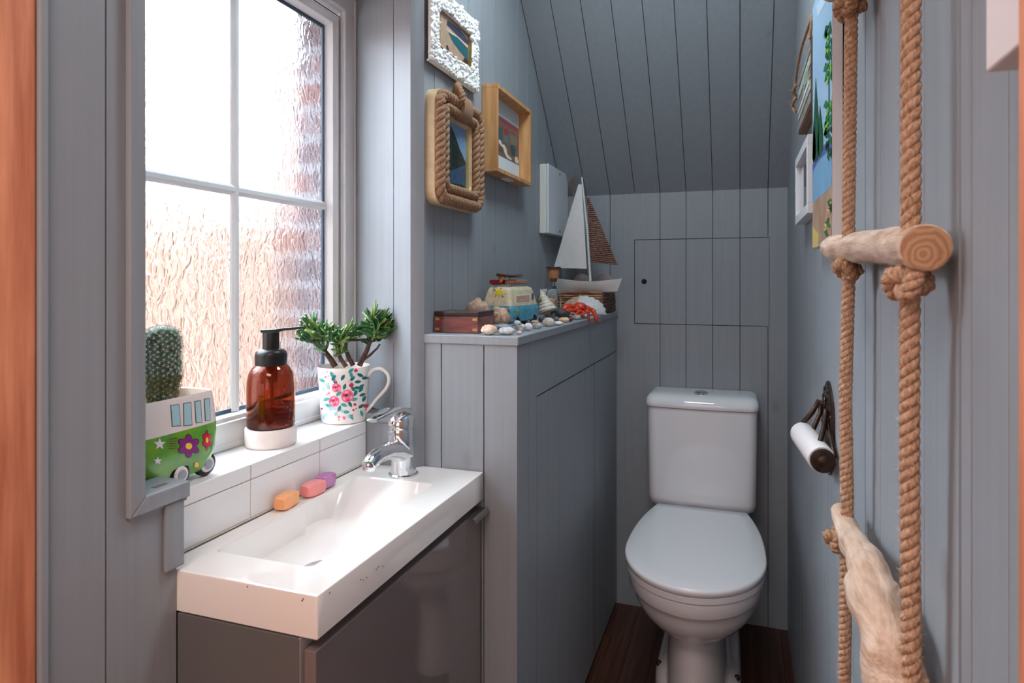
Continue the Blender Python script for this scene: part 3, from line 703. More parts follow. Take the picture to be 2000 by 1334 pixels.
for j in range(30):
    for k in range(14):
        zf = (j + .6) / 30.0 + r_.uniform(-.008, .008); q = 2 * PI * (k + (j % 2) * .5) / 14 + r_.uniform(-.06, .06); R = cact(zf) + .0018
        nrm = Vector((math.cos(q), math.sin(q), 0 if zf < .82 else (zf - .82) / .18 * 1.4)).normalized(); a = cb_ + Vector((R * math.cos(q), R * math.sin(q), zf * hgt))
        tn = nrm.orthogonal().normalized(); bn = nrm.cross(tn); mi = 1 if zf < .38 and r_.random() < .8 else 0
        for m_ in range(9):
            g_ = 2 * PI * m_ / 9 + r_.uniform(-.3, .3); l = r_.uniform(.0045, .0085); d = (tn * math.cos(g_) + bn * math.sin(g_)) * .9 + nrm * r_.uniform(.35, .9)
            s_ = d.cross(nrm).normalized() * .00028; e_ = a + d.normalized() * l
            sp2.add([a - s_, a + s_, e_], [(0, 1, 2)], mi); s3 = s_.cross(d.normalized()); sp2.add([a - s3, a + s3, e_], [(0, 1, 2)], mi)
sp2.keep = True
obj("spines", sp2, [mat('white spines', (236, 236, 228), .6), mat('tan spines', (196, 168, 116), .6)], t)['kind'] = 'stuff'

# ---------------------------------------------------------------- toilet
CT = -.128
def dring(z, hw, yf, yb, wb, cx=CT, n=40, fl=.42):
    """D-shaped outline: rounded front at yf, straight back edge half-width wb at yb"""
    ym = yf + (yb - yf) * fl; pts = []
    for k in range(n + 1):
        q = PI * k / n; e = .92
        pts.append((hw * math.cos(q), ym - (ym - yf) * abs(math.sin(q)) ** e))
    m = 12; left = []
    for k in range(1, m + 1):
        f = k / m; x = -(hw + (wb - hw) * (f ** 2.2)); left.append((x, ym + (yb - ym) * f))
    pts += left
    for k in range(1, 6): pts.append((-wb + 2 * wb * k / 6, yb))
    pts += [(-x, y) for x, y in left[::-1]]
    return [Vector((cx + x, y, z)) for x, y in pts]
WT = mat('white vitreous china', (238, 240, 245), .06, coat=.5); WP = mat('white plastic seat', (238, 241, 246), .16)
t = thing('toilet', 'white close-coupled toilet with the lid down, standing at the far wall', 'toilet', (CT, 2.1, 0))
b = MB()
S_ = [(.0, .098, 1.86, 2.42, .09), (.05, .096, 1.865, 2.42, .085), (.15, .088, 1.87, 2.41, .08), (.235, .084, 1.865, 2.40, .08), (.258, .087, 1.86, 2.39, .08), (.268, .100, 1.840, 2.38, .09), (.282, .124, 1.812, 2.37, .10), (.305, .150, 1.782, 2.36, .115), (.335, .170, 1.755, 2.35, .13), (.365, .181, 1.736, 2.345, .14), (.392, .186, 1.726, 2.345, .145),
      (.397, .188, 1.722, 2.345, .148), (.3995, .190, 1.712, 2.345, .15), (.405, .1925, 1.708, 2.345, .15), (.43, .1945, 1.703, 2.345, .15), (.4405, .1945, 1.703, 2.345, .15), (.4445, .190, 1.71, 2.345, .15)]
b.loft([dring(z, hw, yf, yb, wb) for z, hw, yf, yb, wb in S_])
obj('bowl', b, WT, t, smooth=True, angle=50)
b = MB(); b.loft([dring(z, hw, yf, 2.44, hw * .95, fl=.35) for z, hw, yf in ((0, .132, 1.93), (.03, .131, 1.94), (.05, .120, 1.96), (.062, .10, 2.0), (.18, .09, 2.1))]); obj('foot', b, WT, t, smooth=True, angle=60)
for s_ in (-1, 1):
    b = MB(); b.lathe([(.009, 0), (.009, .006), (.006, .011), (.0001, .012)], (CT + s_ * .118, 2.09, .045), 16, axis=(s_ * .5, 0, .8), cap1=False); obj('bolt_cap', b, mat('dark bolt cap', (40, 36, 34), .4), t, smooth=True, label='dark bolt cap')
b = MB(); b.loft([dring(z, hw, yf, 2.325, .16) for z, hw, yf in ((.4455, .196, 1.702), (.448, .199, 1.6985), (.4625, .1995, 1.698), (.4645, .197, 1.701))]); obj('seat', b, WP, t, smooth=True, angle=50)
b = MB(); lr = []
for z, hw, yf, yb, wb in ((.4665, .197, 1.698, 2.312, .150), (.469, .2005, 1.694, 2.316, .153), (.479, .2015, 1.692, 2.317, .154), (.4845, .2005, 1.694, 2.316, .153), (.4875, .196, 1.70, 2.312, .149), (.489, .16, 1.75, 2.27, .12), (.490, .08, 1.88, 2.15, .06)):
    lr.append(dring(z, hw, yf, yb, wb))
b.loft(lr); obj('lid', b, WP, t, smooth=True, angle=50)
for s_ in (-1, 1):
    b = MB(); b.lathe([(.011, -.02), (.0125, -.018), (.0125, .018), (.011, .02)], (CT + s_ * .075, 2.326, .462), 18, axis=(1, 0, 0)); obj('hinge', b, CHROME, t, smooth=True)
cx0 = -.132
def crr(z, hx, yf, r, yb=2.518, cx=cx0, bow=.008, n=8):
    pts = []
    for k in range(13):
        f = k / 12 * 2 - 1; pts.append((cx + f * (hx - r), yf - bow * (1 - f * f) * 1.0))
    for k in range(1, n): q = -PI / 2 + PI / 2 * k / n; pts.append((cx + hx - r + r * math.cos(q), yf + r + r * math.sin(q)))
    pts += [(cx + hx, yf + r), (cx + hx, yb), (cx - hx, yb), (cx - hx, yf + r)]
    for k in range(1, n): q = PI + PI / 2 * k / n; pts.append((cx - hx + r + r * math.cos(q), yf + r + r * math.sin(q)))
    return [Vector((x, y, z)) for x, y in pts]
b = MB(); b.loft([crr(.455, .150, 2.385, .03), crr(.463, .170, 2.36, .032), (crr(.478, .1815, 2.343, .034)), crr(.50, .1865, 2.337, .034), crr(.8265, .1905, 2.336, .034)]); obj('cistern', b, WT, t, smooth=True, angle=50)
b = MB(); b.loft([crr(.8275, .190, 2.337, .034), crr(.8295, .1945, 2.331, .036), crr(.835, .1955, 2.329, .036), crr(.846, .1955, 2.330, .036), crr(.858, .193, 2.338, .038), crr(.867, .186, 2.353, .036), crr(.872, .172, 2.378, .03), crr(.8735, .15, 2.41, .02, 2.50)]); obj('cistern_lid', b, WT, t, smooth=True, angle=50)
b = MB(); b.lathe([(.026, 0), (.026, .004), (.023, .0055), (.021, .005), (.020, .0075), (.012, .0095), (.0001, .010)], (-.1335, 2.405, .8735), 36, cap1=False, sx=1, sy=1); obj('flush_button', b, CHROME, t, smooth=True)

# ---------------------------------------------------------------- roll holder on the rope wall
t = thing('toilet_roll_holder', 'dark bronze toilet roll holder with a white ceramic roller on the boarded wall', 'toilet roll holder', (XR, 1.365, .96))
BZ = mat('aged bronze', (74, 56, 48), .38, .7, noise_amt=.4, nscale=(80, 80, 80), bump=.4)
b = MB(); pl = []
for k in range(48):
    q = 2 * PI * k / 48; y = .084 * math.cos(q) * (1 - .10 * math.cos(4 * q)); z = .078 * math.sin(q) * (1 + .16 * abs(math.sin(q)) ** 4)
    pl.append((y, z))
def plr(x, sc): return [Vector((x, 1.362 + y * sc, 1.000 + z * sc)) for y, z in pl]
b.loft([plr(XR - .0002, 1), plr(XR - .004, 1), plr(XR - .0065, .92), plr(XR - .0065, .80), plr(XR - .005, .74), plr(XR - .008, .5), plr(XR - .010, .2)]); bp_ = obj('backplate', b, BZ, t, smooth=True, angle=50)
b = MB(); r_ = random.Random(6)
for k in range(16):
    q = 2 * PI * k / 16; b.ell((XR - .0062, 1.362 + .064 * math.cos(q), 1.0 + .078 * math.sin(q)), (.0025, .005, .005), 8, 6)
for k in range(8): b.ell((XR - .007, 1.362 + .03 * math.cos(k * PI / 4), 1.0 + .04 * math.sin(k * PI / 4)), (.003, .007, .004), 8, 6)
b.ell((XR - .009, 1.362, 1.045), (.004, .006, .016), 8, 6); obj('ornament', b, BZ, bp_, smooth=True)['kind'] = 'stuff'
e0, e1 = P(1608, 901, zc=1.13), P(1566, 845, zc=1.30)
ax = (e1 - e0).normalized()
for top, cor, end in (((1603, 787, 1.275), (1570, 824, 1.29), (1584, 848, 1.255)), ((1620, 806, 1.20), (1600, 868, 1.17), (1630, 892, 1.13))):
    b = MB(); a_ = P(*top[:2], zc=top[2]); c_ = P(*cor[:2], zc=cor[2]); d_ = P(*end[:2], zc=end[2]); a_.x = min(a_.x, XR - .008)
    e_ = e1 if top[0] < 1610 else e0
    w1_ = Vector((XR - .006, a_.y + .0, a_.z - .002))
    b.tube([w1_, a_ + Vector((-.004, 0, .004)), a_.lerp(c_, .5), c_, c_.lerp(e_, .7), e_ - ax * (.0 if top[0] > 1610 else -.006)], .0048, 10)
    b.tube([a_, a_ + Vector((-.001, -.001, -.02)), d_, d_.lerp(e_, .6)], .0046, 10)
    obj('arm', b, BZ, t, smooth=True, angle=70)
b = MB(); Lr = (e1 - e0).length
b.lathe([(.015, -.004), (.0205, -.003), (.0215, .001), (.0215, .004), (.014, .005)], e0, 28, axis=ax); b.lathe([(.0001, -.0075), (.008, -.006), (.012, -.003)], e0, 24, axis=ax, cap0=False)
b.lathe([(.012, -.003), (.0165, -.002), (.0175, .004), (.0165, .009), (.010, .010)], e1, 28, axis=ax); b.tube([e0, e1], .005, 12)
obj('spindle', b, BZ, t, smooth=True, angle=50)
b = MB(); b.lathe([(.0205, .006), (.0235, .0062), (.0240, .010), (.0240, Lr - .010), (.0232, Lr - .006), (.018, Lr - .0055)], e0, 36, axis=ax); obj('roller', b, mat('white roller', (240, 236, 236), .25), t, smooth=True, angle=50)

# ---------------------------------------------------------------- pictures
def wallp(u, v, X): return P(u, v, X=X)
def flat(mb, pts, X, mi): # pixel outline to a flat shape on plane X
    return mb.poly([wallp(u, v, X) for u, v in pts], mi)
OAK = mat('pale oak', (214, 166, 112), .5, noise_amt=.25, nscale=(50, 50, 6), col2=(182, 130, 82))
def yzframe(mb, xb, xf, y0, y1, z0, z1, w, mi=0): frame(mb, min(xb, xf), max(xb, xf), y0, y1, z0, z1, w, mi)
# ornate white frame
y0, y1, z0, z1 = 1.321, 1.602, 1.797, 1.985
t = thing('picture_frame', 'ornate white plaster frame around a small beach view, hung high on the wall', 'picture frame', (XL, (y0 + y1) / 2, z0))
b = MB(); frame(b, XL + .010, XL + .017, y0, y1, z0, z1, .047)
r_ = random.Random(11)
for k in range(560):
    s_ = r_.random(); side = r_.choices((0, 1, 2, 3), (y1 - y0, y1 - y0, z1 - z0, z1 - z0))[0]; d = r_.uniform(.001, .046)
    if side == 0: y, z = y0 + (y1 - y0) * s_, z0 + d
    elif side == 1: y, z = y0 + (y1 - y0) * s_, z1 - d
    elif side == 2: y, z = y0 + d, z0 + (z1 - z0) * s_
    else: y, z = y1 - d, z0 + (z1 - z0) * s_
    r = r_.uniform(.0035, .0075)
    b.ell((XL + .017, y, z), (r_.uniform(.003, .008), r * r_.uniform(.6, 1.2), r * r_.uniform(.6, 1.2)), 7, 5)
for k in range(44): b.ell((XL + .010, y0 + (y1 - y0) * (k + .5) / 44, z0 - .001), (.006, .0035, .003), 7, 5)
o = obj('frame', b, mat('white plaster', (236, 236, 234), .6), t, smooth=True, angle=60); 
b = MB(); frame(b, XL + .006, XL + .017, y0 + .045, y1 - .045, z0 + .043, z1 - .043, .0035); obj('gilt_slip', b, mat('gilt edge', (178, 148, 92), .4, .5), t)
def Z6(x, y): return (860 + x / 8.889, y / 8.889)
Xp = XL + .008
b = MB(); b.box(XL + .004, Xp, y0 + .046, y1 - .046, z0 + .044, z1 - .044)
def fl6(pts, mi, k): flat(b, [Z6(x, y) for x, y in pts], Xp + .0002 * k, mi)
fl6([(125, 350), (330, 510), (470, 690), (520, 800), (430, 740), (300, 620), (110, 430)], 1, 1)
fl6([(110, 490), (330, 660), (480, 810), (470, 830), (300, 690), (110, 510)], 2, 1)
fl6([(140, 560), (300, 650), (480, 840), (520, 900), (500, 1060), (440, 1010), (330, 880), (220, 730)], 3, 2)
fl6([(480, 840), (525, 860), (525, 1050), (480, 1060)], 5, 3)
fl6([(105, 780), (130, 790), (155, 880), (105, 850)], 4, 2); fl6([(420, 1000), (500, 1060), (480, 1120), (390, 1060)], 4, 3); fl6([(450, 520), (500, 560), (480, 620)], 6, 2)
obj('beach_picture', b, [mat('tan sand print', (180, 152, 128), .3, noise_amt=.2, nscale=(60, 60, 60)), mat('navy hill print', (52, 58, 84), .3), mat('cream shore print', (222, 190, 160), .3), mat('teal sea print', (34, 94, 104), .3), mat('dark print', (60, 50, 44), .4), mat('pale sea print', (96, 150, 150), .3), mat('rust print', (190, 120, 70), .3)], t)

# rope around 3 twisted strands
def rope(mb, pts, r, pitch=.022, n=6, mi=0, seg=10, closed=False, ph0=0):
    pts = [Vector(p) for p in pts]; L = [0]
    for a_, c_ in zip(pts, pts[1:]): L.append(L[-1] + (c_ - a_).length)
    N_ = max(4, int(L[-1] / pitch * seg)); ctr = []; k = 0
    for i in range(N_ + 1):
        s_ = L[-1] * i / N_
        while k < len(pts) - 2 and L[k + 1] < s_: k += 1
        f = (s_ - L[k]) / max(1e-9, L[k + 1] - L[k]); ctr.append(pts[k].lerp(pts[k + 1], f))
    fr = []; prev = None
    for i, p in enumerate(ctr):
        tt = (ctr[min(i + 1, N_)] - ctr[max(i - 1, 0)]).normalized()
        prev = tt.orthogonal().normalized() if prev is None else (prev - tt * prev.dot(tt)).normalized()
        fr.append((prev.copy(), tt.cross(prev)))
    for s3 in range(3):
        st_ = []
        for i, p in enumerate(ctr):
            q = 2 * PI * (L[-1] * i / N_ / pitch) + s3 * 2 * PI / 3 + ph0; st_.append(p + (fr[i][0] * math.cos(q) + fr[i][1] * math.sin(q)) * r * .50)
        mb.tube(st_, r * .56, n, mi)
def fuzz(mb, pts, r, n, mi, rr, l=(.003, .009)):
    for k in range(n):
        i = rr.randrange(len(pts) - 1); p = pts[i].lerp(pts[i + 1], rr.random()); tt = (pts[i + 1] - pts[i]).normalized()
        q = rr.uniform(0, 2 * PI); a_ = tt.orthogonal().normalized(); c_ = tt.cross(a_); nrm = a_ * math.cos(q) + c_ * math.sin(q)
        d = (nrm * rr.uniform(.3, 1) + tt * rr.uniform(-1, 1)).normalized() * rr.uniform(*l); st_ = p + nrm * r * .9; w_ = d.cross(nrm).normalized() * .00024 if d.cross(nrm).length > 1e-9 else a_ * .00024
        md = st_ + d * .5 + nrm * .0006
        mb.add([st_ - w_, st_ + w_, md + w_, md - w_, st_ + d], [(0, 1, 2, 3), (3, 2, 4)], mi)
JUTE = mat('jute rope', (200, 164, 136), .85, noise_amt=.4, nscale=(420, 420, 160), col2=(146, 112, 88), bump=.8)
JUTD = mat('old jute rope', (176, 140, 108), .85, noise_amt=.4, nscale=(300, 300, 300), col2=(128, 92, 68), bump=.8)
FUZ = mat('jute fibres', (206, 160, 122), .8)
# rope-bound frame
y0, y1, z0, z1 = 1.326, 1.592, 1.466, 1.738
t = thing('picture_frame', 'rope-bound frame around a mountain view, hung below the ornate white frame', 'picture frame', (XL, (y0 + y1) / 2, z0))
def rr3(x, d, rad): return [Vector((x, a_, z_)) for a_, z_ in rrect(y0 + d, y1 - d, z0 + d, z1 - d, rad, 8)]
b = MB(); b.loft([rr3(XL, 0, .035), rr3(XL + .024, 0, .035), rr3(XL + .024, .055, .012), rr3(XL + .012, .060, .010)], 0, True, False)
obj('wooden_back', b, mat('pale birch', (216, 192, 152), .5, noise_amt=.2, nscale=(20, 20, 60)), t, smooth=True, angle=35)
b = MB(); 
for d, r, x, rad in ((.014, .0145, XL + .029, .03), (.040, .012, XL + .030, .018)):
    pts = rr3(x, d, rad); pts.append(pts[0]); rope(b, smoothpath(pts, 3), r, .050, 10, 0, 16)
obj('rope_border', b, JUTD, t, smooth=True, angle=80)
b = MB(); Xp = XL + .013; b.box(XL + .003, Xp, y0 + .05, y1 - .05, z0 + .04, z1 - .04)
def Z3(x, y): return (830 + x / 3.03, y / 3.032)
def fl3(pts, mi, k): flat(b, [Z3(x, y) for x, y in pts], Xp + .0003 * k, mi)
fl3([(150, 640), (290, 700), (290, 780), (150, 720)], 1, 1); fl3([(150, 740), (175, 790), (205, 880), (240, 960), (280, 980), (280, 1160), (140, 1130)], 2, 2); fl3([(150, 1010), (290, 960), (290, 1170), (140, 1140)], 3, 3)
fl3([(190, 690), (250, 720), (270, 780), (230, 760), (195, 730)], 4, 2); fl3([(165, 840), (200, 900), (190, 1000), (160, 980)], 5, 3); fl3([(150, 1080), (230, 1100), (255, 1150), (150, 1130)], 5, 4)
obj('mountain_picture', b, [mat('sky blue print', (120, 160, 200), .15), mat('deep sky print', (66, 112, 166), .15), mat('mountain print', (44, 62, 62), .2, noise_amt=.5, nscale=(80, 80, 80)), mat('lake print', (62, 92, 122), .15, noise_amt=.4, nscale=(90, 90, 90)), mat('cloud print', (216, 224, 232), .2), mat('forest print', (36, 52, 40), .3, noise_amt=.4, nscale=(120, 120, 120))], t)
b = MB(); frame(b, XL + .012, XL + .022, y0 + .062, y1 - .062, z0 + .052, z1 - .048, .004); obj('inner_lip', b, mat('brass lip', (206, 186, 130), .4), t)
BUR = mat('burlap', (168, 130, 102), .95, noise_amt=.3, nscale=(500, 500, 500), bump=1)
b = MB(); yc = 1.462
ring_ = []
for a_ in (-.026, -.012, .012, .026):
    ring_.append([Vector((XL + .030 + .0215 * math.cos(q), yc + a_ , z1 - .022 + .034 * math.sin(q) - a_ * .0)) for q in [2 * PI * k / 24 for k in range(24)]])
b.loft(ring_); obj('burlap_wrap', b, BUR, t, smooth=True, angle=60)
b = MB(); lp_ = smoothpath([(XL + .03, yc - .034, z1 - .028), (XL + .048, yc - .036, z1 - .005), (XL + .034, yc - .026, z1 + .022), (XL + .022, yc - .006, z1 + .034), (XL + .010, yc + .008, z1 + .016), (XL + .012, yc + .01, z1 - .01)], 5)
rope(b, lp_, .0095, .03, 8); obj('hanging_loop', b, JUTD, t, smooth=True, angle=80)

# oak box frame
y0, y1, z0, z1 = 1.666, 1.976, 1.593, 1.840
t = thing('picture_frame', 'deep light oak box frame with a white mount and small vintage print', 'picture frame', (XL, (y0 + y1) / 2, z0))
b = MB(); frame(b, XL + .001, XL + .047, y0, y1, z0, z1, .0115); obj('frame', b, OAK, t, bevel=.0008)
b = MB(); b.box(XL + .001, XL + .008, y0 + .0115, y1 - .0115, z0 + .0115, z1 - .0115); obj('mount', b, mat('white mount', (214, 222, 226), .7), t)
b = MB(); b.box(XL + .012, XL + .034, 1.79, 1.84, z0 - .004, z0, 0); obj('white_label', b, mat('white label', (230, 230, 230), .6), t)
Xp = XL + .0088
def Z5(x, y): return (960 + x / 8.889, 200 + y / 8.889)
b = MB()
pr_ = [wallp(*Z5(*q), Xp) for q in ((125, 225), (482, 465), (470, 1085), (120, 905))]
ya, yb = sum(p.y for p in (pr_[0], pr_[3])) / 2, sum(p.y for p in (pr_[1], pr_[2])) / 2; za, zb = sum(p.z for p in (pr_[2], pr_[3])) / 2, sum(p.z for p in (pr_[0], pr_[1])) / 2
b.box(Xp - .0006, Xp, ya, yb, za, zb)
def pq(pts, mi, k): b.poly([(Xp + .0002 * k, ya + (yb - ya) * x, zb - (zb - za) * y) for x, y in pts], mi)
pq([(.02, .02), (.98, .02), (.98, .2), (.02, .2)], 1, 1)
for k in range(9):   # red title lettering, too small to read
    x = .07 + k * .098; pq([(x, .05), (x + .022, .05), (x + .022, .17), (x, .17)], 2, 2); pq([(x + .022, .05), (x + .066, .05), (x + .066, .08), (x + .022, .08)], 2, 2)
    if k % 2: pq([(x + .022, .10), (x + .06, .10), (x + .06, .125), (x + .022, .125)], 2, 2)
    else: pq([(x + .05, .08), (x + .066, .08), (x + .066, .17), (x + .05, .17)], 2, 2)
pq([(0, .30), (.16, .28), (.2, .5), (.12, .62), (0, .62)], 3, 1); pq([(.26, .26), (.4, .24), (.44, .34), (.34, .4), (.24, .36)], 2, 2); pq([(.22, .42), (.42, .40), (.46, .56), (.3, .6)], 4, 1); pq([(.5, .3), (.9, .26), (.92, .5), (.6, .55)], 5, 1)
pq([(.0, .62), (.08, .6), (.16, .7), (.24, .66), (.36, .74), (.42, .88), (.62, .93), (.6, .98), (.4, .98), (.28, .9), (.2, .76), (.1, .74), (0, .7)], 6, 2); pq([(.56, .58), (.72, .54), (.82, .64), (.78, .82), (.64, .84), (.56, .7)], 7, 2); pq([(.78, .84), (.9, .8), (.98, .92), (.9, 1), (.78, .96)], 6, 3); pq([(0, .78), (.2, .8), (.2, .92), (0, .9)], 8, 1)
obj('vintage_print', b, [mat('brown print paper', (132, 104, 88), .6, noise_amt=.3, nscale=(120, 120, 120)), mat('mauve print', (150, 110, 104), .6), mat('red print ink', (170, 52, 62), .6), mat('slate green ink', (70, 92, 92), .6), mat('blue green ink', (74, 122, 128), .6), mat('taupe ink', (128, 116, 102), .6), mat('cream ink', (222, 216, 204), .6), mat('petrol ink', (28, 84, 94), .6), mat('olive ink', (90, 86, 66), .6)], t)

# white wall box
t = thing('wall_box', 'flat white electrical box with small screw holes, mounted behind the toy sailing boat', 'wall box', (XL, 2.346, 1.456))
b = MB(); b.box(XL + .0005, XL + .027, 2.209, 2.483, 1.457, 1.709); obj('housing', b, mat('white box side', (214, 216, 208), .4), t, bevel=.003)
b = MB(); b.box(XL + .0275, XL + .036, 2.2095, 2.4835, 1.4565, 1.7095); cv_ = obj('cover', b, mat('white box cover', (216, 220, 226), .35), t, bevel=.003)
for y, z in ((2.36, 1.693), (2.36, 1.473)):
    b = MB(); b.lathe([(.005, 0), (.005, .0006), (.0001, .0007)], (XL + .036, y, z), 14, axis=(1, 0, 0), cap1=False); obj('screw_hole', b, DARK, cv_)

# right wall: painted canvas
t = thing('painted_canvas', 'unframed canvas painting of palm trees and blue water, behind the ropes', 'painting', (XR, 1.32, 1.352))
b = MB(); XA = .1465; y0, y1, z0, z1 = 1.172, 1.472, 1.353, 1.86
b.box(XA, XR - .0035, y0, y1, z0, z1, 0)
def Z7(x, y): return (1530 + x / 2.668, y / 2.668)
def z7(pts, mi, k):
    o = []
    for x, y in pts:
        p = P(*Z7(x, y), X=XA - .0002 * k); p.y = min(max(p.y, y0), y1); p.z = min(max(p.z, z0), z1); o.append(p)
    b.poly(o, mi)
b.poly([(XA - .0002, y0, z0), (XA - .0002, y1, z0), (XA - .0002, y1, 1.46), (XA - .0002, y0, 1.46)], 3)
z7([(148, 870), (215, 760), (262, 700), (262, 950), (230, 990), (150, 1060)], 2, 2)
z7([(170, 30), (240, -60), (246, -40), (180, 90)], 9, 2); z7([(150, 860), (200, 770), (255, 705), (258, 760), (180, 840), (150, 900)], 7, 3)
for c_, w_, t0, t1 in ((168, 16, 400, 850), (190, 15, 545, 820), (158, 10, 620, 850)): z7([(c_, t0), (c_ + w_, (t0 + t1) / 2), (c_ + w_ * 1.1, t1 - 40), (c_, t1), (c_ - w_, t1 - 20), (c_ - w_ * .6, (t0 + t1) / 2)], 4, 4)
z7([(236, 120), (241, 120), (239, 840), (234, 840)], 4, 3)
rg = random.Random(2)
for y in range(130, 830, 34):
    for s_ in (-1, 1):
        if 420 < y < 520: continue
        l = rg.uniform(10, 30); dy_ = rg.uniform(-50, 50); z7([(237, y), (237 + s_ * l * .6, y + dy_ * .5 - 18), (237 + s_ * l, y + dy_ + 22), (237 + s_ * l * .5, y + dy_ * .4 + 26)], rg.choice((4, 5, 5, 6)), 5 if s_ > 0 else 6)
for k in range(40):
    y = rg.uniform(1040, 1270); w_ = (y - 1010) / 260 * 32; x = 238 + rg.uniform(-w_, 12); r = rg.uniform(5, 10); z7([(x - r, y), (x, y - r * 1.6), (x + r, y), (x, y + r * 1.6)], (5, 4, 8, 10, 5)[k % 5], 4 + k % 3)
z7([(150, 1180), (185, 1220), (180, 1285), (150, 1290)], 10, 3)
cm = [mat('bare canvas edge', (236, 232, 230), .8), mat('x', (0, 0, 0), .5), mat('painted water', (122, 170, 206), .5, noise_amt=.2, nscale=(40, 12, 12)), mat('painted sand', (188, 168, 146), .5, noise_amt=.3, nscale=(30, 10, 10), col2=(150, 110, 84)), mat('dark green paint', (10, 84, 48), .4), mat('green paint', (24, 132, 62), .4), mat('lime paint', (120, 190, 30), .4), mat('violet blue paint', (86, 96, 170), .4), mat('pink dab', (200, 130, 120), .4), mat('pale sky stroke', (190, 214, 232), .5), mat('yellow ochre dab', (214, 190, 110), .4), mat('painted sky', (150, 188, 222), .5, noise_amt=.2, nscale=(10, 10, 10), col2=(164, 196, 222))]
b.add([(XA - .0001, y0 + .0, z0), (XA - .0001, y1, z0), (XA - .0001, y1, z1), (XA - .0001, y0, z1)], [(0, 1, 2, 3)], 11)
obj('canvas', b, cm, t)
b = MB(); b.box(XR - .0034, XR - .0002, y0 + .012, y1 - .012, z0 + .012, z1 - .012); obj('canvas_gap_shade', b, DARK, t)  # dark slab colours in the shadow gap between canvas and wall
# small white frame on the right
y0, y1, z0, z1 = 1.520, 1.845, 1.434, 1.607
t = thing('picture_frame', 'small plain white frame with a dark glazed print beside the painted canvas', 'picture frame', (XR, (y0 + y1) / 2, z0))
b = MB(); frame(b, .1405, XR - .0005, y0, y1, z0, z1, .022); obj('frame', b, mat('white painted frame', (232, 234, 238), .35), t, bevel=.001)
b = MB(); b.box(.150, XR - .001, y0 + .022, y1 - .022, z0 + .022, z1 - .022); obj('dark_print', b, mat('dark glazed print', (92, 104, 112), .08, noise_amt=.4, nscale=(20, 20, 20), coat=.8), t)
# weathered sign hung from twine
t = thing('hanging_sign', 'weathered wooden plaque hanging from a twine loop above the small white frame', 'sign', (XR, 1.63, 1.668))
b = MB(); y0, y1, z0, z1 = 1.50, 1.812, 1.668, 1.815; XA = .1465
b.box(XA, XR - .002, y0, y1, z0, z1, 0)
for k in range(5):
    zz_ = z0 + .018 + k * .028; b.box(XA - .0015, XA, y0 + .004, y1 - .004, zz_ - .012, zz_ + .010, 1 + (k % 2))
b.box(XA - .003, XA - .001, y0 + .02, y1 - .02, z0 + .05, z0 + .058, 3); b.box(XA - .003, XA - .001, y0 + .05, y0 + .14, z0 + .058, z0 + .10, 2); b.box(XA - .0045, XA - .0015, y0 + .065, y0 + .125, z0 + .064, z0 + .092, 4)
obj('plaque', b, [mat('rusty edge', (112, 78, 58), .9), mat('weathered board', (150, 146, 136), .9, noise_amt=.5, nscale=(60, 12, 60), bump=.6), mat('pale worn board', (176, 188, 184), .9, noise_amt=.4, nscale=(60, 12, 60)), mat('off white trim', (214, 212, 204), .7), mat('sage window', (132, 148, 130), .8)], t)
b = MB(); pts = smoothpath([(XA - .002, 1.51, 1.812), (XA + .004, 1.53, 1.865), (XA + .008, 1.60, 1.885), (XA, 1.72, 1.868), (XA - .004, 1.80, 1.84), (XA - .006, 1.83, 1.815), (XA - .008, 1.835, 1.79)], 6)
rope(b, pts, .0034, .012, 5); pts2 = smoothpath([(XA - .006, 1.812, 1.80), (XA - .010, 1.84, 1.792), (XA - .004, 1.846, 1.775), (XA - .010, 1.83, 1.765), (XA - .012, 1.845, 1.75), (XA - .006, 1.835, 1.735)], 5); rope(b, pts2, .004, .012, 5)
fuzz(b, pts + pts2, .004, 90, 1, random.Random(3), (.006, .018)); obj('twine', b, [JUTD, FUZ], t, smooth=True, angle=80)
# white box near the door
b = MB(); b.box(.1375, XR - .0005, .36, .442, 1.409, 1.75); o = obj('wall_canvas', b, mat('white painted box', (232, 226, 226), .5), bevel=.0015, origin=(.152, .40, 1.409)); tag(o, 'white block canvas edge high on the wall beside the bare wooden door jamb', 'canvas')
b = MB(); b.ell((.1372, .432, 1.508), (.0012, .0025, .003), 8, 6); obj('nail_head', b, mat('rusty nail', (176, 130, 100), .6), o)

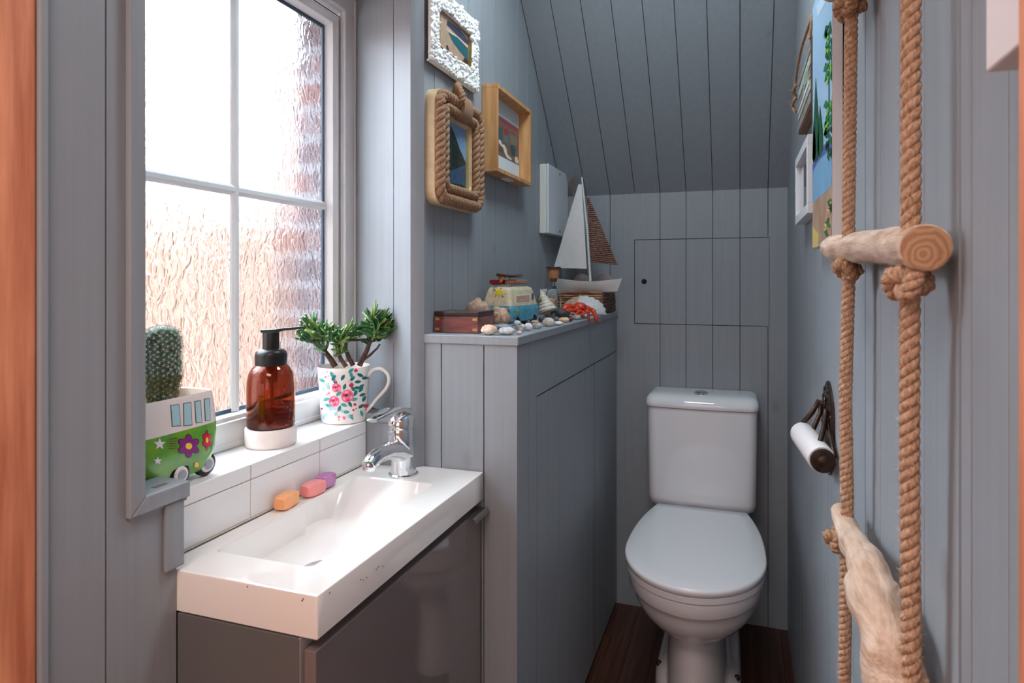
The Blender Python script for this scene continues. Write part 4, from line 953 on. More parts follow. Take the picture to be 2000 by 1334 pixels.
# ---------------------------------------------------------------- rope ladder
def noisy_branch(mb, pts, rad, n=26, amp=.10, sc=26, mi=0, capmi=1, seed=0):
    pts = [Vector(p) for p in pts]; cp = smoothpath(pts, 12); m = len(cp); rings = []; prev = None
    for i, p in enumerate(cp):
        f = i / (m - 1) * (len(rad) - 1); k = min(int(f), len(rad) - 2); r = rad[k] + (rad[k + 1] - rad[k]) * (f - k)
        tt = (cp[min(i + 1, m - 1)] - cp[max(i - 1, 0)]).normalized(); prev = Vector((0, 0, 1)) if prev is None else prev
        a_ = (prev - tt * prev.dot(tt)).normalized(); c_ = tt.cross(a_); prev = a_
        rg_ = []
        for k2 in range(n):
            q = 2 * PI * k2 / n; d = a_ * math.cos(q) + c_ * math.sin(q)
            rr_ = r * (1 + amp * noise.noise((p + d * r) * sc + Vector((seed, 0, 0))) + .03 * noise.noise(Vector((math.cos(q) * 3, math.sin(q) * 3, i * .03 + seed))))
            rg_.append(p + d * rr_)
        rings.append(rg_)
    def endcap(rg_, out_):
        c_ = sum(rg_, Vector()) / n; r1 = [c_ + (p - c_) * .93 + out_ * .0012 for p in rg_]; r2 = [c_ + (p - c_) * .5 + out_ * .0016 for p in rg_]; r3 = [c_ + (p - c_) * .02 + out_ * .0016 for p in rg_]
        mb.loft([rg_, r1], mi, False, False); mb.loft([r1, r2, r3], capmi, False, True)
    mb.loft(rings, mi, False, False)
    endcap(rings[0], (cp[0] - cp[1]).normalized()); endcap(rings[-1], (cp[-1] - cp[-2]).normalized())
DRF = mat('driftwood', (212, 190, 172), .75, noise_amt=.35, nscale=(90, 16, 90), col2=(166, 134, 110), bump=.9, bscale=(220, 30, 220))
EGR = bpy.data.materials.new('cut end grain'); EGR.use_nodes = True; nt = EGR.node_tree; bs_ = nt.nodes['Principled BSDF']; bs_.inputs['Roughness'].default_value = .8
tc = nt.nodes.new('ShaderNodeTexCoord'); mp_ = nt.nodes.new('ShaderNodeMapping'); wv = nt.nodes.new('ShaderNodeTexWave'); wv.wave_type = 'RINGS'; wv.rings_direction = 'Y'
mp_.inputs['Location'].default_value = (-.003, 0, -1.008)
nt.links.new(tc.outputs['Object'], mp_.inputs[0]); nt.links.new(mp_.outputs[0], wv.inputs[0]); wv.inputs['Scale'].default_value = 55; wv.inputs['Distortion'].default_value = 5; wv.inputs['Detail Scale'].default_value = 1.5
rp_ = nt.nodes.new('ShaderNodeValToRGB'); rp_.color_ramp.elements[0].color = lin((158, 116, 88)); rp_.color_ramp.elements[1].color = lin((186, 146, 112)); nt.links.new(wv.outputs[0], rp_.inputs[0]); nt.links.new(rp_.outputs[0], bs_.inputs['Base Color'])
t = thing('rope_ladder', 'hanging jute rope ladder with pale driftwood rungs against the boarded wall', 'rope ladder', (.137, .76, .30))
RN = [P(1779, 20, zc=.538), P(1779, 446, zc=.538), P(1777, 560, zc=.538), P(1776, 900, zc=.545), P(1780, 1310, zc=.55), P(1792, 1450, zc=.55)]
RF = [P(1663, 18, zc=.83), P(1657, 450, zc=.835), P(1658, 520, zc=.835), P(1651, 780, zc=.84), P(1655, 1000, zc=.845), P(1653, 1060, zc=.85), P(1649, 1334, zc=.85)]
for k, (R_, top, bot, rad) in enumerate(((RN, 2.35, .35, .0078), (RF, 2.35, .35, .0080))):
    a_, e_ = R_[0].copy(), R_[-1].copy(); a_.z = top; e_.z = bot
    path = [a_] + R_ + [e_]
    b = MB(); rope(b, path, rad, .030 if k == 0 else .026, 9, 0, 14); fuzz(b, [p for p in smoothpath(path, 12)], rad, 2600 if k == 0 else 1900, 1, random.Random(k + 40), (.002, .0065) if k == 0 else (.002, .005))
    ro = obj('rope', b, [JUTE, FUZ], t, smooth=True, angle=80)
    kn = ([(1775, 548, .538, .0165, .2), (1790, 1470, .55, .0165, 0)], [(1661, 10, .83, .0165, .3), (1655, 524, .835, .0155, 1.0), (1637, 1052, .855, .0135, .2)])[k]
    for u, v, zc, sc, an in kn:
        c_ = P(u, v, zc=zc); pts = []
        if k == 0: c_.x = min(c_.x, .139)
        for i in range(61):
            q = 2 * PI * i / 60; x = (math.sin(q) + 2 * math.sin(2 * q)) / 3; y = (math.cos(q) - 2 * math.cos(2 * q)) / 3; z = -math.sin(3 * q)
            pts.append(c_ + Vector((x * math.cos(an) * sc * .8 - z * sc * .5 * math.sin(an), y * sc * 1.0, 0)) + Vector((0, 0, z * sc * .55 + x * sc * .35)))
        b = MB(); rope(b, pts, rad * 1.02, .022, 7, 0, 9); b.ell(c_, (sc * .65, sc * .65, sc * .7), 10, 8); fuzz(b, pts, rad, 160, 1, random.Random(int(u)), (.002, .006))
        obj('knot', b, [JUTD if k else JUTE, FUZ], ro, smooth=True, angle=80)
b = MB(); noisy_branch(b, [P(1620, 486, zc=.965), P(1632, 484, zc=.93), P(1680, 483, zc=.80), P(1740, 481, zc=.66), P(1807, 485, zc=.512)], [.0135, .0185, .0200, .0190, .0190], seed=3); obj('rung', b, [DRF, EGR], t, smooth=True, angle=60)
b = MB(); noisy_branch(b, [P(1640, 1000, zc=.89), P(1672, 1068, zc=.774), P(1700, 1122, zc=.68), P(1707, 1160, zc=.65), P(1736, 1250, zc=.590), P(1752, 1334, zc=.57), P(1768, 1470, zc=.542)], [.0125, .0172, .0204, .0252, .0243, .0262, .0275], amp=.22, seed=9); cb3 = P(1690, 1150, zc=.665); cb3.x -= .004; b.ell(cb3, (.016, .022, .017), 18, 12, rot=Euler((.6, 0, 0)), fn=lambda d: 1 + .15 * noise.noise(d * 2.5)); obj('rung', b, [DRF, EGR], t, smooth=True, angle=60)
b = MB(); noisy_branch(b, [(.128, 1.03, 1.712), (.137, .92, 1.708), (.137, .76, 1.70), (.137, .613, 1.71), (.139, .57, 1.712)], [.016, .0185, .018, .0190, .018], seed=5); obj('rung', b, [DRF, EGR], t, smooth=True, angle=60)

# ---------------------------------------------------------------- things on the cupboard shelf
def G(u, v, z=ZS): return P(u, v, Z=z)
from mathutils import Euler
# rosewood box
ROSE = mat('rosewood', (150, 84, 76), .3, noise_amt=.5, nscale=(14, 40, 60), col2=(92, 44, 42), coat=.3); ROSD = mat('dark rosewood', (62, 32, 28), .3, noise_amt=.4, nscale=(20, 20, 60), coat=.3); BRS = mat('brass inlay', (196, 170, 116), .35, .8)
x0, x1, y0, y1 = -.689, -.576, 1.366, 1.466
t = thing('trinket_box', 'small rosewood box with brass inlays at the near end of the cupboard shelf', 'box', (-.6325, 1.416, ZS))
b = MB(); b.box(x0, x1, y0, y1, ZS + .0004, ZS + .0395); bd = obj('body', b, [ROSE], t, bevel=.0015)
b = MB(); b.box(x0 - .0006, x1 + .0006, y0 - .0006, y1 + .0006, ZS + .040, ZS + .051); lid_ = obj('lid', b, [ROSD], t, bevel=.002)
for xx in (x0 + .003, x1 - .014):
    for zz_ in (.006, .030):
        b = MB(); b.box(xx, xx + .011, y0 - .0012, y0 + .001, ZS + zz_, ZS + zz_ + .006); obj('brass_inlay', b, BRS, bd)

# camper van ornament
t = thing('camper_van_ornament', 'toy camper van ornament, cream over blue, with luggage and surfboard on its roof', 'ornament', (-.62, 1.70, ZS))
o0 = Vector((-.579, 1.604, ZS)); ux = Vector((-.100, .020, 0)).normalized(); uy = Vector((.020, .19, 0)).normalized(); uz = Vector((0, 0, 1)); W_, L_ = .102, .185
def V_(a, l, z): return o0 + ux * a + uy * l + uz * z
def vanring(z, ins, e=.0):
    pts = []
    r = .012
    for cx, cy, a0 in ((W_ - ins - r, L_ - ins - r, 0), (ins + r, L_ - ins - r, PI / 2), (ins + r, ins + r, PI), (W_ - ins - r, ins + r, 3 * PI / 2)):
        for k in range(5): q = a0 + PI / 2 * k / 4; pts.append(V_(cx + r * math.cos(q), cy + r * math.sin(q), z))
    return pts
VB = mat('worn blue paint', (92, 166, 190), .45, noise_amt=.35, nscale=(60, 60, 60), col2=(60, 128, 156)); VC = mat('worn cream paint', (214, 206, 180), .5, noise_amt=.3, nscale=(70, 70, 70), col2=(186, 172, 142))
b = MB(); b.loft([vanring(.010, .004), vanring(.014, 0), vanring(.040, -.001), vanring(.050, 0), vanring(.054, .002)]); lo = obj('lower_body', b, VB, t, smooth=True, angle=40)
b = MB(); b.loft([vanring(.0545, .002), vanring(.057, .0025), vanring(.094, .012), vanring(.103, .016), vanring(.107, .024)]); up_ = obj('upper_body', b, [VC], t, smooth=True, angle=40)
for a_ in (.004, W_ - .004):
    for l_ in (.035, L_ - .035):
        b = MB(); b.lathe([(.012, -.005), (.0135, -.003), (.0135, .003), (.012, .005)], V_(a_, l_, .0138), 20, axis=tuple(ux)); obj('wheel', b, mat('black rubber', (26, 26, 28), .6), t, smooth=True)
bvU = None
def vanpatch(name, pts, mi, parent, bvh, off=.0006):
    b = MB(); b.patch(bvh, pts, 0, off, 3)
    if b.v: obj(name, b, mi, parent)
def Z7b(x, y): return (930 + x / 9.529, 520 + y / 9.529)
tmpv = MB(); tmpv.loft([vanring(.0545, .002), vanring(.057, .0025), vanring(.094, .012), vanring(.103, .016), vanring(.107, .024)]); bvU = tmpv.bvh()
tmpl = MB(); tmpl.loft([vanring(.010, .004), vanring(.014, 0), vanring(.040, -.001), vanring(.050, 0), vanring(.054, .002)]); bvL = tmpl.bvh()
YL = mat('yellow sun paint', (220, 196, 20), .5); REDW = mat('red check curtain', (150, 84, 76), .6, noise_amt=.5, nscale=(400, 400, 400), col2=(200, 180, 165)); CRM = mat('cream window trim', (226, 218, 190), .5); LBK = mat('olive outline', (90, 84, 40), .6)
sc_ = [Z7b(430 + 62 * math.cos(2 * PI * k / 14), 485 + 56 * math.sin(2 * PI * k / 14)) for k in range(14)]
b = MB(); b.patch(bvU, sc_, 0, .0007)
for k in range(9):
    q = 2 * PI * k / 9 + .2; cx_, cy_ = 430 + 108 * math.cos(q) * 1.1, 495 + 100 * math.sin(q); wv_ = .16
    b.patch(bvU, [Z7b(430 + 75 * math.cos(q - wv_) * 1.1, 490 + 75 * math.sin(q - wv_)), Z7b(430 + 75 * math.cos(q + wv_) * 1.1, 490 + 75 * math.sin(q + wv_)), Z7b(430 + 135 * math.cos(q) * 1.1, 490 + 120 * math.sin(q))], k % 2, .0007, 1)
obj('painted_sun', b, [YL, LBK], up_)
b = MB(); b.patch(bvU, poly_dense([Z7b(725, 535), Z7b(1005, 520), Z7b(1005, 675), Z7b(730, 700)]), 1, .0004); b.patch(bvU, poly_dense([Z7b(742, 555), Z7b(988, 538), Z7b(990, 658), Z7b(745, 682)]), 0, .0009); obj('curtained_window', b, [REDW, CRM], up_)
b = MB(); b.patch(bvU, poly_dense([Z7b(1028, 510), Z7b(1062, 505), Z7b(1072, 610), Z7b(1030, 630)]), 0, .0007); obj('cab_window', b, mat('dark blue window', (70, 84, 100), .2), up_)
b = MB()
for x, y, r, m_ in ((600, 825, 26, 0), (605, 920, 22, 0), (765, 820, 32, 1), (760, 880, 22, 1), (715, 955, 20, 0), (600, 965, 16, 2)):
    u, v = Z7b(x, y); b.patch(bvL, blob(u, v, r / 9.5, r / 9.5, 8), m_, .0007, 1)
obj('painted_flower', b, [mat('red flower paint', (170, 30, 50), .5), mat('mustard flower paint', (176, 170, 60), .5), mat('green stem paint', (50, 110, 60), .5)], lo)['kind'] = 'stuff'
MTL = mat('grey wire rack', (140, 140, 138), .4, .6)
b = MB()
for a_ in (.024, W_ - .024):
    b.tube([V_(a_, .024, .105), V_(a_, .024, .1125), V_(a_, L_ - .03, .1125), V_(a_, L_ - .03, .105)], .0014, 6)
for l_ in (.03, .07, .11, .15): b.tube([V_(.02, l_, .1125), V_(W_ - .02, l_, .1125)], .0012, 6)
obj('roof_rack', b, MTL, t, smooth=True)
for nm, a0, a1, l0, l1, h, c_ in (('red_suitcase', .052, .084, .022, .062, .012, (134, 26, 36)), ('brown_suitcase', .022, .050, .05, .10, .010, (156, 104, 72)), ('tan_suitcase', .024, .076, .105, .15, .012, (150, 128, 112))):
    b = MB(); b.obox(V_((a0 + a1) / 2, (l0 + l1) / 2, .1138 + h / 2), ux * (a1 - a0) / 2, uy * (l1 - l0) / 2, uz * h / 2); obj('suitcase', b, mat(nm, c_, .6), t, bevel=.002, label=nm.replace('_', ' '))
b = MB(); b.tube([V_(.055, .030, .120), V_(.046, .036, .134)], .006, 12); obj('orange_roll', b, mat('orange roll', (206, 120, 70), .6), t, smooth=True)
b = MB(); rings = []
for k in range(21):
    f = k / 20; w_ = .017 * (math.sin(PI * min(1, max(0, f))) ** .55) + .0006; l_ = .008 + .165 * f
    c_ = V_(.052, l_, .1365 + .003 * (f - .5) ** 2 * 4); rings.append([c_ + ux * w_ * math.cos(q) + uz * .0045 * math.sin(q) for q in [2 * PI * j / 14 for j in range(14)]])
b.loft(rings); obj('surfboard', b, mat('dark maroon board', (74, 30, 32), .3, coat=.3), t, smooth=True)
for l_ in (.045, .115):
    for a_, a2 in ((.036, .040), (.068, .064)):
        b = MB(); b.tube([V_(a_, l_, .112), V_(a2, l_, .1355)], .0013, 6); obj('board_support', b, MTL, t)
b = MB(); p_ = V_(-.006, L_ - .012, .066); b.ell(p_, (.007, .004, .008), 12, 8); b.tube([p_, V_(.006, L_ - .014, .064)], .0012, 6); obj('wing_mirror', b, mat('bronze mirror', (120, 104, 84), .3, .6), t, smooth=True)

# driftwood box under the boat
t = thing('rustic_box', 'rustic box of split bark and driftwood sticks under the toy sailing boat', 'box', (-.56, 2.39, ZS))
BKL = mat('split light wood', (206, 158, 122), .8, noise_amt=.5, nscale=(30, 60, 160), col2=(104, 66, 46), bump=.8); BKD = mat('dark bark', (140, 106, 90), .9, noise_amt=.5, nscale=(60, 30, 200), col2=(84, 60, 54), bump=1)
bx0, bx1, by0, by1, bh = -.648, -.472, 2.272, 2.508, .079
b = MB(); b.box(bx0, bx1, by0, by1, ZS + .0003, ZS + bh - .003); obj('core', b, BKD, t)
r_ = random.Random(17); b = MB(); z = .0008
while z < bh - .006:
    h = r_.uniform(.006, .012); c_ = [Vector((bx0 + (bx1 - bx0) * k / 8, by0 - .002 + r_.uniform(-.0015, .0015), ZS + z + h / 2 + r_.uniform(-.001, .001))) for k in range(9)]
    b.tube(c_, h * .54, 8, flat=.8); z += h
obj('light_slats', b, BKL, t, smooth=True)
b = MB(); z = .0008
while z < bh - .004:
    h = r_.uniform(.004, .009); c_ = [Vector((bx1 + .001 + r_.uniform(-.001, .001), by0 - .001 + (by1 - by0) * k / 8, ZS + z + h / 2 + r_.uniform(-.0015, .0015))) for k in range(9)]
    b.tube(c_, h * .55, 8); z += h
obj('bark_slats', b, BKD, t, smooth=True)
# sailing boat
ZT = ZS + bh + .0018
t = thing('toy_sailing_boat', 'toy sailing boat with white hull, white sail and brown woven sail on a rustic box', 'model boat', (-.53, 2.31, ZT))
BW = mat('chalk white paint', (218, 218, 218), .6, noise_amt=.08, nscale=(40, 40, 40))
Yb = 2.312
def hp_(u, v): return P(u, v, Y=Yb)
b = MB(); st_ = []
for k in range(17):
    f = k / 16
    top = hp_(1086 + 130 * f, 543.5 + 6 * math.sin(PI * f)); bot = hp_(1094 + 112 * f, 569.0 + 1.5 * math.sin(PI * f)); bot.z = max(bot.z, ZT + .0005)
    hw = .004 + .026 * math.sin(PI * min(1, max(0, f))) ** .7
    st_.append([top + Vector((0, -hw, 0)), top.lerp(bot, .55) + Vector((0, -hw * .85, 0)), bot + Vector((0, -hw * .35, 0)), bot + Vector((0, hw * .35, 0)), top.lerp(bot, .55) + Vector((0, hw * .85, 0)), top + Vector((0, hw, 0))])
b.loft(st_); obj('hull', b, BW, t, smooth=True, angle=40)
b = MB(); m0, m1 = hp_(1153, 549), hp_(1136.5, 346); b.tube([m0, m0.lerp(m1, .5) + Vector((.004, 0, 0)), m1], [.0045, .0042, .003], 10); obj('mast', b, BW, t, smooth=True)
def sail(pts, th, bow=.006):
    mb = MB(); A, B_, C_, D_ = [hp_(*p) for p in pts]; n = 12
    for sgn in (0, 1):
        vs = []
        for i in range(n + 1):
            for j in range(n + 1):
                p = A.lerp(B_, i / n).lerp(D_.lerp(C_, i / n), j / n); p.y += -bow * math.sin(PI * i / n) * math.sin(PI * j / n) + sgn * th; vs.append(p)
        fs = [(i * (n + 1) + j, i * (n + 1) + j + 1, (i + 1) * (n + 1) + j + 1, (i + 1) * (n + 1) + j) for i in range(n) for j in range(n)]
        mb.add(vs, fs if sgn else [f[::-1] for f in fs])
    N1 = (n + 1) ** 2; ed = [j for j in range(n + 1)] + [i * (n + 1) + n for i in range(1, n + 1)] + [n * (n + 1) + j for j in range(n - 1, -1, -1)] + [i * (n + 1) for i in range(n - 1, 0, -1)]
    o_ = len(mb.v) - 2 * N1
    for a_, c_ in zip(ed, ed[1:] + ed[:1]): mb.f.append([a_ + o_, c_ + o_, c_ + o_ + N1, a_ + o_ + N1]); mb.m.append(0)
    return mb
obj('white_sail', sail([(1129.5, 360), (1081.5, 523), (1146, 525), (1136, 360)], .003), BW, t, smooth=True, angle=40)
b = sail([(1146, 384), (1154, 513), (1206.5, 517.5), (1150, 384)], .003, .003)
WV = mat('woven brown cane', (172, 138, 124), .9, noise_amt=.6, nscale=(100, 100, 420), col2=(84, 60, 52), bump=1)
sb = obj('woven_sail', b, WV, t, smooth=True, angle=40)
b = MB()
for k in range(34):
    f = (k + .5) / 34; l_ = hp_(1146 + 8 * f, 385 + 128 * f); r2 = hp_(1150 + 56.5 * f, 385 + 132.5 * f); l_.y = r2.y = Yb - .0025
    b.tube([l_, l_.lerp(r2, .5) + Vector((0, -.002, r_.uniform(-.001, .001))), r2], r_.uniform(.0012, .0022), 5)
obj('cane_weave', b, WV, sb, smooth=True)
for u in (1136, 1180):
    p = P(u, 552, Y=2.42)
    b = MB(); b.ell((p.x, 2.42, ZT + .0345), (.034, .022, .0345), 18, 12, fn=lambda d: 1 + .05 * noise.noise(d * 2)); o = obj('stone', b, mat('pinkish stone', (196, 182, 182), .7, noise_amt=.2, nscale=(60, 60, 60)), smooth=True, angle=180, origin=(p.x, 2.42, ZT))
    tag(o, 'pinkish oval stone behind the white sail side of the boat hull' if u < 1150 else 'pinkish oval stone behind the hull under the woven sail', 'stone')
# dried twig
b = MB(); q0 = P(1128, 470, Y=2.46); pts = smoothpath([P(1124, 562, Y=2.45), P(1122, 480, Y=2.46), P(1120, 400, Y=2.465), P(1121, 362, Y=2.465), P(1117, 345, Y=2.46)], 6)
b.tube(pts, [.0014] * len(pts), 6)
for u, v, u2, v2 in ((1117, 345, 1107, 339), (1117, 345, 1122, 335), (1120, 358, 1127, 348), (1121, 366, 1112, 352), (1121, 362, 1124, 341), (1120, 350, 1108, 358)):
    a_, c_ = P(u, v, Y=2.46), P(u2, v2, Y=2.45); b.tube([a_, a_.lerp(c_, .4), a_.lerp(c_, .7), c_], [.0008, .0026, .0022, .0006], 6, flat=.4)
b.lathe([(.008, 0), (.009, .004), (.003, .007)], (pts[0].x, pts[0].y, ZT), 10)
b.tube([Vector((pts[0].x, pts[0].y, ZT + .004)), pts[0]], .0014, 6)
o = obj('dried_sprig', b, mat('dried seed head', (150, 112, 92), .9), smooth=True, origin=(pts[0].x, pts[0].y, ZT)); tag(o, 'dried brown sprig standing behind the white sail of the toy boat', 'dried flower')
# small white block
b = MB(); b.box(-.688, -.632, 2.232, 2.262, ZS + .0004, ZS + .092); o = obj('wooden_block', b, BW, bevel=.002, origin=(-.66, 2.247, ZS)); tag(o, 'small white wooden block at the wall behind the camper van ornament', 'block')
# cork bottle
t = thing('cork_bottle', 'small clear glass bottle with a cork stopper between white block and toy boat', 'bottle', (-.618, 2.14, ZS))
cb2 = Vector((-.618, 2.14, ZS + .0004)); GLC = mat('clear glass', (240, 246, 248), .02, trans=1, ior=1.45)
b = MB(); pr2 = [(.026, .0), (.0285, .003), (.029, .03), (.028, .07), (.023, .088), (.0175, .10), (.0155, .112), (.0155, .128), (.0165, .130)]
b.lathe(pr2 + [(r - .0022, max(z, .004)) for r, z in pr2[::-1]], cb2, 32, cap0=True, cap1=True); obj('glass_body', b, GLC, t, smooth=True, angle=60)
b = MB(); b.lathe([(.0125, .118), (.013, .130), (.0195, .1305), (.0200, .134), (.0200, .164), (.019, .166)], cb2, 28); ck = obj('cork', b, mat('cork', (186, 128, 84), .85, noise_amt=.4, nscale=(260, 260, 260), bump=.8), t, smooth=True, angle=40)
b = MB(); b.lathe([(.026, .1662), (.0262, .169), (.025, .1705)], cb2, 28); obj('dark_cap', b, mat('dark cap', (52, 50, 50), .6), ck, smooth=True, angle=40)
# shells
def rot(x=0, y=0, z=0): return Euler((x, y, z))
def spiral_cone(mb, c, R, Ht, axis, turns=6, n=36, m=48, mi=0):
    ax = Vector(axis).normalized(); a_ = ax.orthogonal().normalized(); c2 = ax.cross(a_); rings = []
    for j in range(m + 1):
        f = j / m; r = R * (1 - f) + .0008; rings.append([c + ax * (Ht * f) + (a_ * math.cos(q) + c2 * math.sin(q)) * r * (1 + .055 * math.sin(2 * PI * (turns * f) + q)) for q in [2 * PI * k / n for k in range(n)]])
    mb.loft([[c + (p - c) * .35 + ax * .004 for p in rings[0]]] + rings, mi)
b = MB(); c_ = G(1066, 627); c_.z = ZS + .0335
spiral_cone(b, c_ + Vector((.006, 0, -.004)), .0300, .072, (-.32, .05, .9), turns=7); c0 = G(1066, 627)
o = obj('cone_shell', b, mat('chalky shell', (222, 220, 210), .6, noise_amt=.25, nscale=(120, 120, 120), col2=(186, 176, 160), bump=.5), smooth=True, angle=180, origin=(c0.x, c0.y, ZS)); tag(o, 'white ridged cone-shaped sea shell standing among the pebbles', 'shell')
# scallop
b = MB(); n = 44; A = []; B2 = []
ce = P(1136, 618, Y=2.20); ce.z = ZS + .004
for lay, off in ((0, 0), (1, .0035)):
    pass
rings = []
for j in range(13):
    f = j / 12; rg_ = []
    for k in range(n + 1):
        q = PI * (k / n) ; R = .083 * f * (1 + .025 * math.cos(k * 2 * PI / 4) * f); hgt_ = .78
        rg_.append(ce + Vector((R * math.cos(q) * 1.0, .022 * (f ** 2) - .016 * math.sin(PI * f) + .0026 * math.cos(k * 2 * PI / 4) * f, R * math.sin(q) * hgt_)))
    rings.append(rg_)
vs = [p for r in rings for p in r]; fs = [(j * (n + 1) + k, j * (n + 1) + k + 1, (j + 1) * (n + 1) + k + 1, (j + 1) * (n + 1) + k) for j in range(12) for k in range(n)]
b.add(vs, fs); b.add([p + Vector((0, .0022, 0)) for p in vs], [f[::-1] for f in fs])
e_ = len(vs); lst = 12 * (n + 1)
for k in range(n): b.f.append([lst + k, lst + k + 1, lst + k + 1 + e_, lst + k + e_]); b.m.append(0)
for i in range(len(b.m)):
    cxx = sum(b.v[j].x for j in b.f[i]) / len(b.f[i])
    if cxx < ce.x - .012: b.m[i] = 1
o = obj('scallop_shell', b, [mat('white scallop', (216, 220, 220), .5, noise_amt=.15, nscale=(90, 90, 90)), mat('peach scallop', (214, 176, 152), .5, noise_amt=.3, nscale=(90, 90, 90))], smooth=True, angle=60, origin=(ce.x, ce.y, ZS)); tag(o, 'large fan-shaped scallop shell leaning against the rustic box', 'shell')
# hermit crab figure
OR = mat('glossy orange crab', (206, 84, 54), .3, noise_amt=.35, nscale=(90, 90, 90), col2=(196, 44, 28)); ORD = mat('crab dark tip', (90, 26, 22), .4)
t = thing('crab_figurine', 'orange-red crab figurine with its legs dangling over the shelf edge', 'figurine', (P(1135, 612, zc=2.07).x, 2.05, ZS))
b = MB(); bc = P(1134, 600, zc=2.09); b.ell(bc, (.022, .022, .016), 18, 12, rot=rot(.1, .3, .3), fn=lambda d: 1 + .10 * noise.noise(d * 3)); b.ell(P(1126, 604, zc=2.08), (.015, .013, .012), 12, 9); b.ell(P(1143, 600, zc=2.06), (.011, .009, .008), 10, 8); b.ell(P(1131, 609, zc=2.06), (.010, .009, .010), 10, 8)
obj('body', b, OR, t, smooth=True, angle=180)
for pts, rr_ in (([(1124, 601, 2.07), (1114, 597, 2.06), (1106, 600, 2.05), (1098, 604, 2.04)], [.006, .008, .0105, .003]), ([(1130, 604, 2.07), (1120, 606, 2.05), (1111, 606, 2.04), (1104, 606, 2.03)], [.005, .006, .0075, .002])):
    b = MB(); b.tube(smoothpath([P(u, v, zc=z) for u, v, z in pts], 4), [rr_[min(3, i // 4)] + (rr_[min(3, i // 4 + 1)] - rr_[min(3, i // 4)]) * (i % 4) / 4 for i in range(13)], 12, flat=.75); obj('claw', b, OR, t, smooth=True, angle=180)
for pts, r0 in (([(1138, 601, 2.06), (1146, 604, 2.05), (1150, 612, 2.045), (1149, 622, 2.045), (1151.5, 630, 2.045)], .0055), ([(1141, 600, 2.06), (1154, 604, 2.045), (1161, 611, 2.035), (1164, 622, 2.03), (1166, 631.5, 2.03)], .0075), ([(1134, 607, 2.05), (1128, 611, 2.03), (1124, 615, 2.02), (1122, 616, 2.02), (1120, 616, 2.02)], .0048), ([(1137, 608, 2.04), (1141, 612, 2.03), (1138, 614.5, 2.02), (1134, 615, 2.02), (1130, 616, 2.01)], .0042), ([(1143, 606, 2.04), (1148, 608, 2.03), (1143, 611, 2.03), (1139, 612, 2.03), (1135, 612, 2.03)], .0036)):
    b = MB(); sp_ = smoothpath([P(u, v, zc=z) for u, v, z in pts], 4); n_ = len(sp_); b.tube(sp_, [r0 * (1 - .15 * i / n_ + .18 * math.sin(i * 1.2)) * (1 if i < n_ - 2 else .5) for i in range(n_)], 10)
    for i in range(len(b.m)):
        pass
    l_ = obj('leg', b, OR, t, smooth=True, angle=180)
for u, v in ((1142, 597), (1144, 599)):
    b = MB(); b.ell(P(u, v, zc=2.045), (.0022, .0022, .0022), 10, 8); obj('eye', b, ORD, t, smooth=True)
# conch / murex beside the rosewood box
def knobby(name, label, c, r, cols, seed, rt=(0, 0, 0), amp=.22, fr=2.4, cat='shell', n=26, m=18):
    b = MB(); sd = Vector((seed * 3.1, seed, 0)); b.ell(c, r, n, m, rot=rot(*rt), fn=lambda d: 1 + amp * noise.noise(d * fr + sd) + amp * .4 * noise.noise(d * fr * 3 + sd))
    o = obj(name, b, mat(name + str(seed), cols[0], .6, noise_amt=.5, nscale=(110, 110, 110), col2=cols[1], bump=.4), smooth=True, angle=180, origin=(c[0], c[1], ZS)); return tag(o, label, cat)
knobby('conch_shell', 'knobbly beige and brown conch shell beside the rosewood box, before the camper van', (-.592, 1.551, ZS + .026), (.027, .030, .0275), ((214, 184, 160), (150, 116, 96)), 1, amp=.30, fr=3)
knobby('conch_shell', 'long flat buff shell behind the rosewood box against the wall', (-.655, 1.552, ZS + .0375), (.034, .022, .037), ((196, 172, 150), (150, 122, 104)), 2, amp=.22)
c_ = G(1086, 622); knobby('spiral_shell', 'brown and cream striped shell behind the white cone shell', (-.607, 2.06, ZS + .035), (.022, .022, .035), ((206, 170, 136), (104, 66, 46)), 3, rt=(0, .3, 0), amp=.2)
knobby('slate_stone', 'dark grey slate stone between the cone shell and the crab', (-.560, 2.04, ZS + .016), (.032, .028, .017), ((84, 86, 90), (60, 62, 66)), 4, rt=(0, .35, .2), amp=.1, cat='stone')
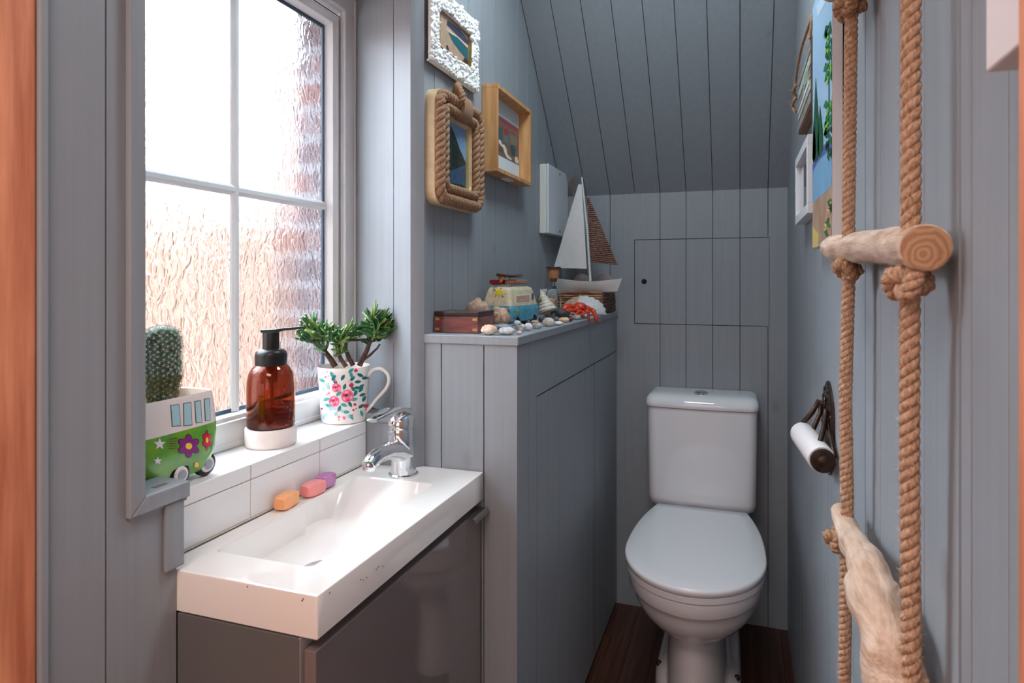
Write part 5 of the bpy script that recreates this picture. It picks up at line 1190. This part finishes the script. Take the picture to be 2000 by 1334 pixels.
# pebbles: u, base v, width px, height px, colours, label
PEB = [
 (951, 657, 38, 20, (238, 228, 216), (216, 160, 116), 'whelk_shell', 'cream whelk shell with an orange patch at the shelf front beside the rosewood box'),
 (989, 656.5, 34, 16, (196, 198, 202), (160, 160, 164), 'pebble', 'large smooth pale grey pebble at the front edge of the shelf'),
 (979, 645, 38, 11, (158, 172, 184), (120, 132, 146), 'pebble', 'long flat blue-grey pebble behind the large pale grey pebble'),
 (1009, 638.5, 16, 11, (236, 238, 238), (200, 204, 206), 'pebble', 'small round white pebble in front of the camper van corner'),
 (1016, 650, 19, 16, (232, 234, 236), (70, 74, 80), 'pebble', 'white pebble with black patches near the shelf front edge'),
 (1031, 648, 18, 15, (240, 240, 240), (206, 206, 210), 'pebble', 'plain bright white pebble next to the black-patched pebble'),
 (1014, 654.5, 11, 7, (228, 200, 200), (200, 170, 170), 'pebble', 'tiny pink pebble at the very edge below the black-patched one'),
 (1048, 644, 21, 12, (200, 202, 204), (110, 112, 116), 'pebble', 'grey pebble with dark stripes beside the plain white pebble'),
 (1071, 640, 25, 17, (216, 212, 206), (176, 168, 160), 'pebble', 'rough off-white stone at the foot of the cone shell'),
 (1090, 636.5, 20, 8, (238, 236, 232), (206, 198, 190), 'pebble', 'flat white shell fragment on the shelf edge past the rough stone'),
 (1101, 631, 22, 10, (234, 214, 176), (200, 140, 90), 'pebble', 'cream and orange pebble on the edge near the crab'),
 (1113, 629.5, 12, 9, (130, 56, 54), (96, 40, 40), 'pebble', 'dark red pebble touching the cream and orange one'),
 (1107, 622, 19, 9, (206, 210, 210), (160, 160, 160), 'pebble', 'grey-white pebble in front of the slate stone'),
 (1126, 626, 17, 10, (206, 204, 198), (110, 108, 104), 'pebble', 'mottled white and grey pebble below the crab body'),
 (1140, 621, 14, 7, (230, 232, 230), (190, 192, 190), 'pebble', 'small white pebble under the crab beside its dangling legs'),
 (1057, 631, 12, 11, (92, 88, 84), (56, 54, 54), 'pebble', 'round dark brown-grey pebble at the cone shell base'),
 (1044, 633, 17, 7, (206, 178, 144), (168, 134, 104), 'pebble', 'flat tan pebble between the camper van and the cone shell'),
 (1022, 630.5, 17, 7, (196, 160, 118), (156, 120, 84), 'pebble', 'flat golden brown pebble beside the camper van wheel'),
 (1028, 622, 14, 11, (84, 92, 104), (56, 62, 72), 'pebble', 'dark slate blue pebble leaning at the camper van side'),
 (1039, 624, 12, 10, (150, 164, 176), (110, 122, 134), 'pebble', 'light blue-grey pebble beside the dark slate blue pebble'),
 (998, 641, 14, 8, (120, 130, 142), (90, 98, 108), 'pebble', 'steel grey pebble just before the blue front of the camper van'),
 (1002, 646, 12, 8, (140, 146, 154), (104, 108, 116), 'pebble', 'mid grey pebble between the flat blue-grey and black-patched pebbles'),
 (969, 641, 14, 8, (190, 172, 150), (150, 130, 112), 'pebble', 'tan pebble under the beige conch shell next to the rosewood box'),
 (1060, 646, 0, 0, None, None, None, None),
 (1040, 637, 12, 7, (104, 108, 112), (74, 78, 82), 'pebble', 'dark grey pebble behind the striped grey pebble'),
 (1085, 628, 16, 8, (120, 124, 126), (88, 92, 94), 'pebble', 'dull grey pebble between rough off-white stone and slate stone'),
 (988, 636, 13, 7, (150, 138, 130), (116, 104, 98), 'pebble', 'brownish grey pebble tucked between conch shell and camper van'),
]
for i, (u, v, wp, hp2, c1, c2, nm, lb) in enumerate(PEB):
    if not nm: continue
    g_ = G(u, v - .12 * hp2); zc_ = (H - ZS) * FPX / (v - .12 * hp2 - HY); m_ = zc_ / FPX
    hx, hz = wp * m_ * .5, hp2 * m_ * .5; r_ = random.Random(i * 7 + 1); yaw = TH + r_.uniform(-.15, .15)
    c_ = Vector((g_.x, g_.y + hx * .2, ZS + hz + .0004)); b = MB(); sd = Vector((i * 2.7, i, 3))
    if nm == 'whelk_shell': b.ell(c_, (hx, hx * .72, hz), 30, 20, rot=rot(0, 0, yaw), fn=lambda d: (1 + .10 * noise.noise(d * 2 + sd) + .04 * math.sin(d.x * 16)) * (1 - .30 * max(0, -d.x)))
    else: b.ell(c_, (hx, hx * .75, hz), 22, 14, rot=rot(0, 0, yaw), fn=lambda d: 1 + .10 * noise.noise(d * 1.3 + sd))
    o = obj(nm, b, mat('pebble surface %d' % i, tuple(min(246, q * 1.08) for q in c1), .5, noise_amt=.5, nscale=(70, 70, 70), col2=c2), smooth=True, angle=180, origin=(c_.x, c_.y, ZS))
    tag(o, lb, 'shell' if nm != 'pebble' else 'pebble', 'pebbles scattered on the cupboard shelf' if nm == 'pebble' else None)
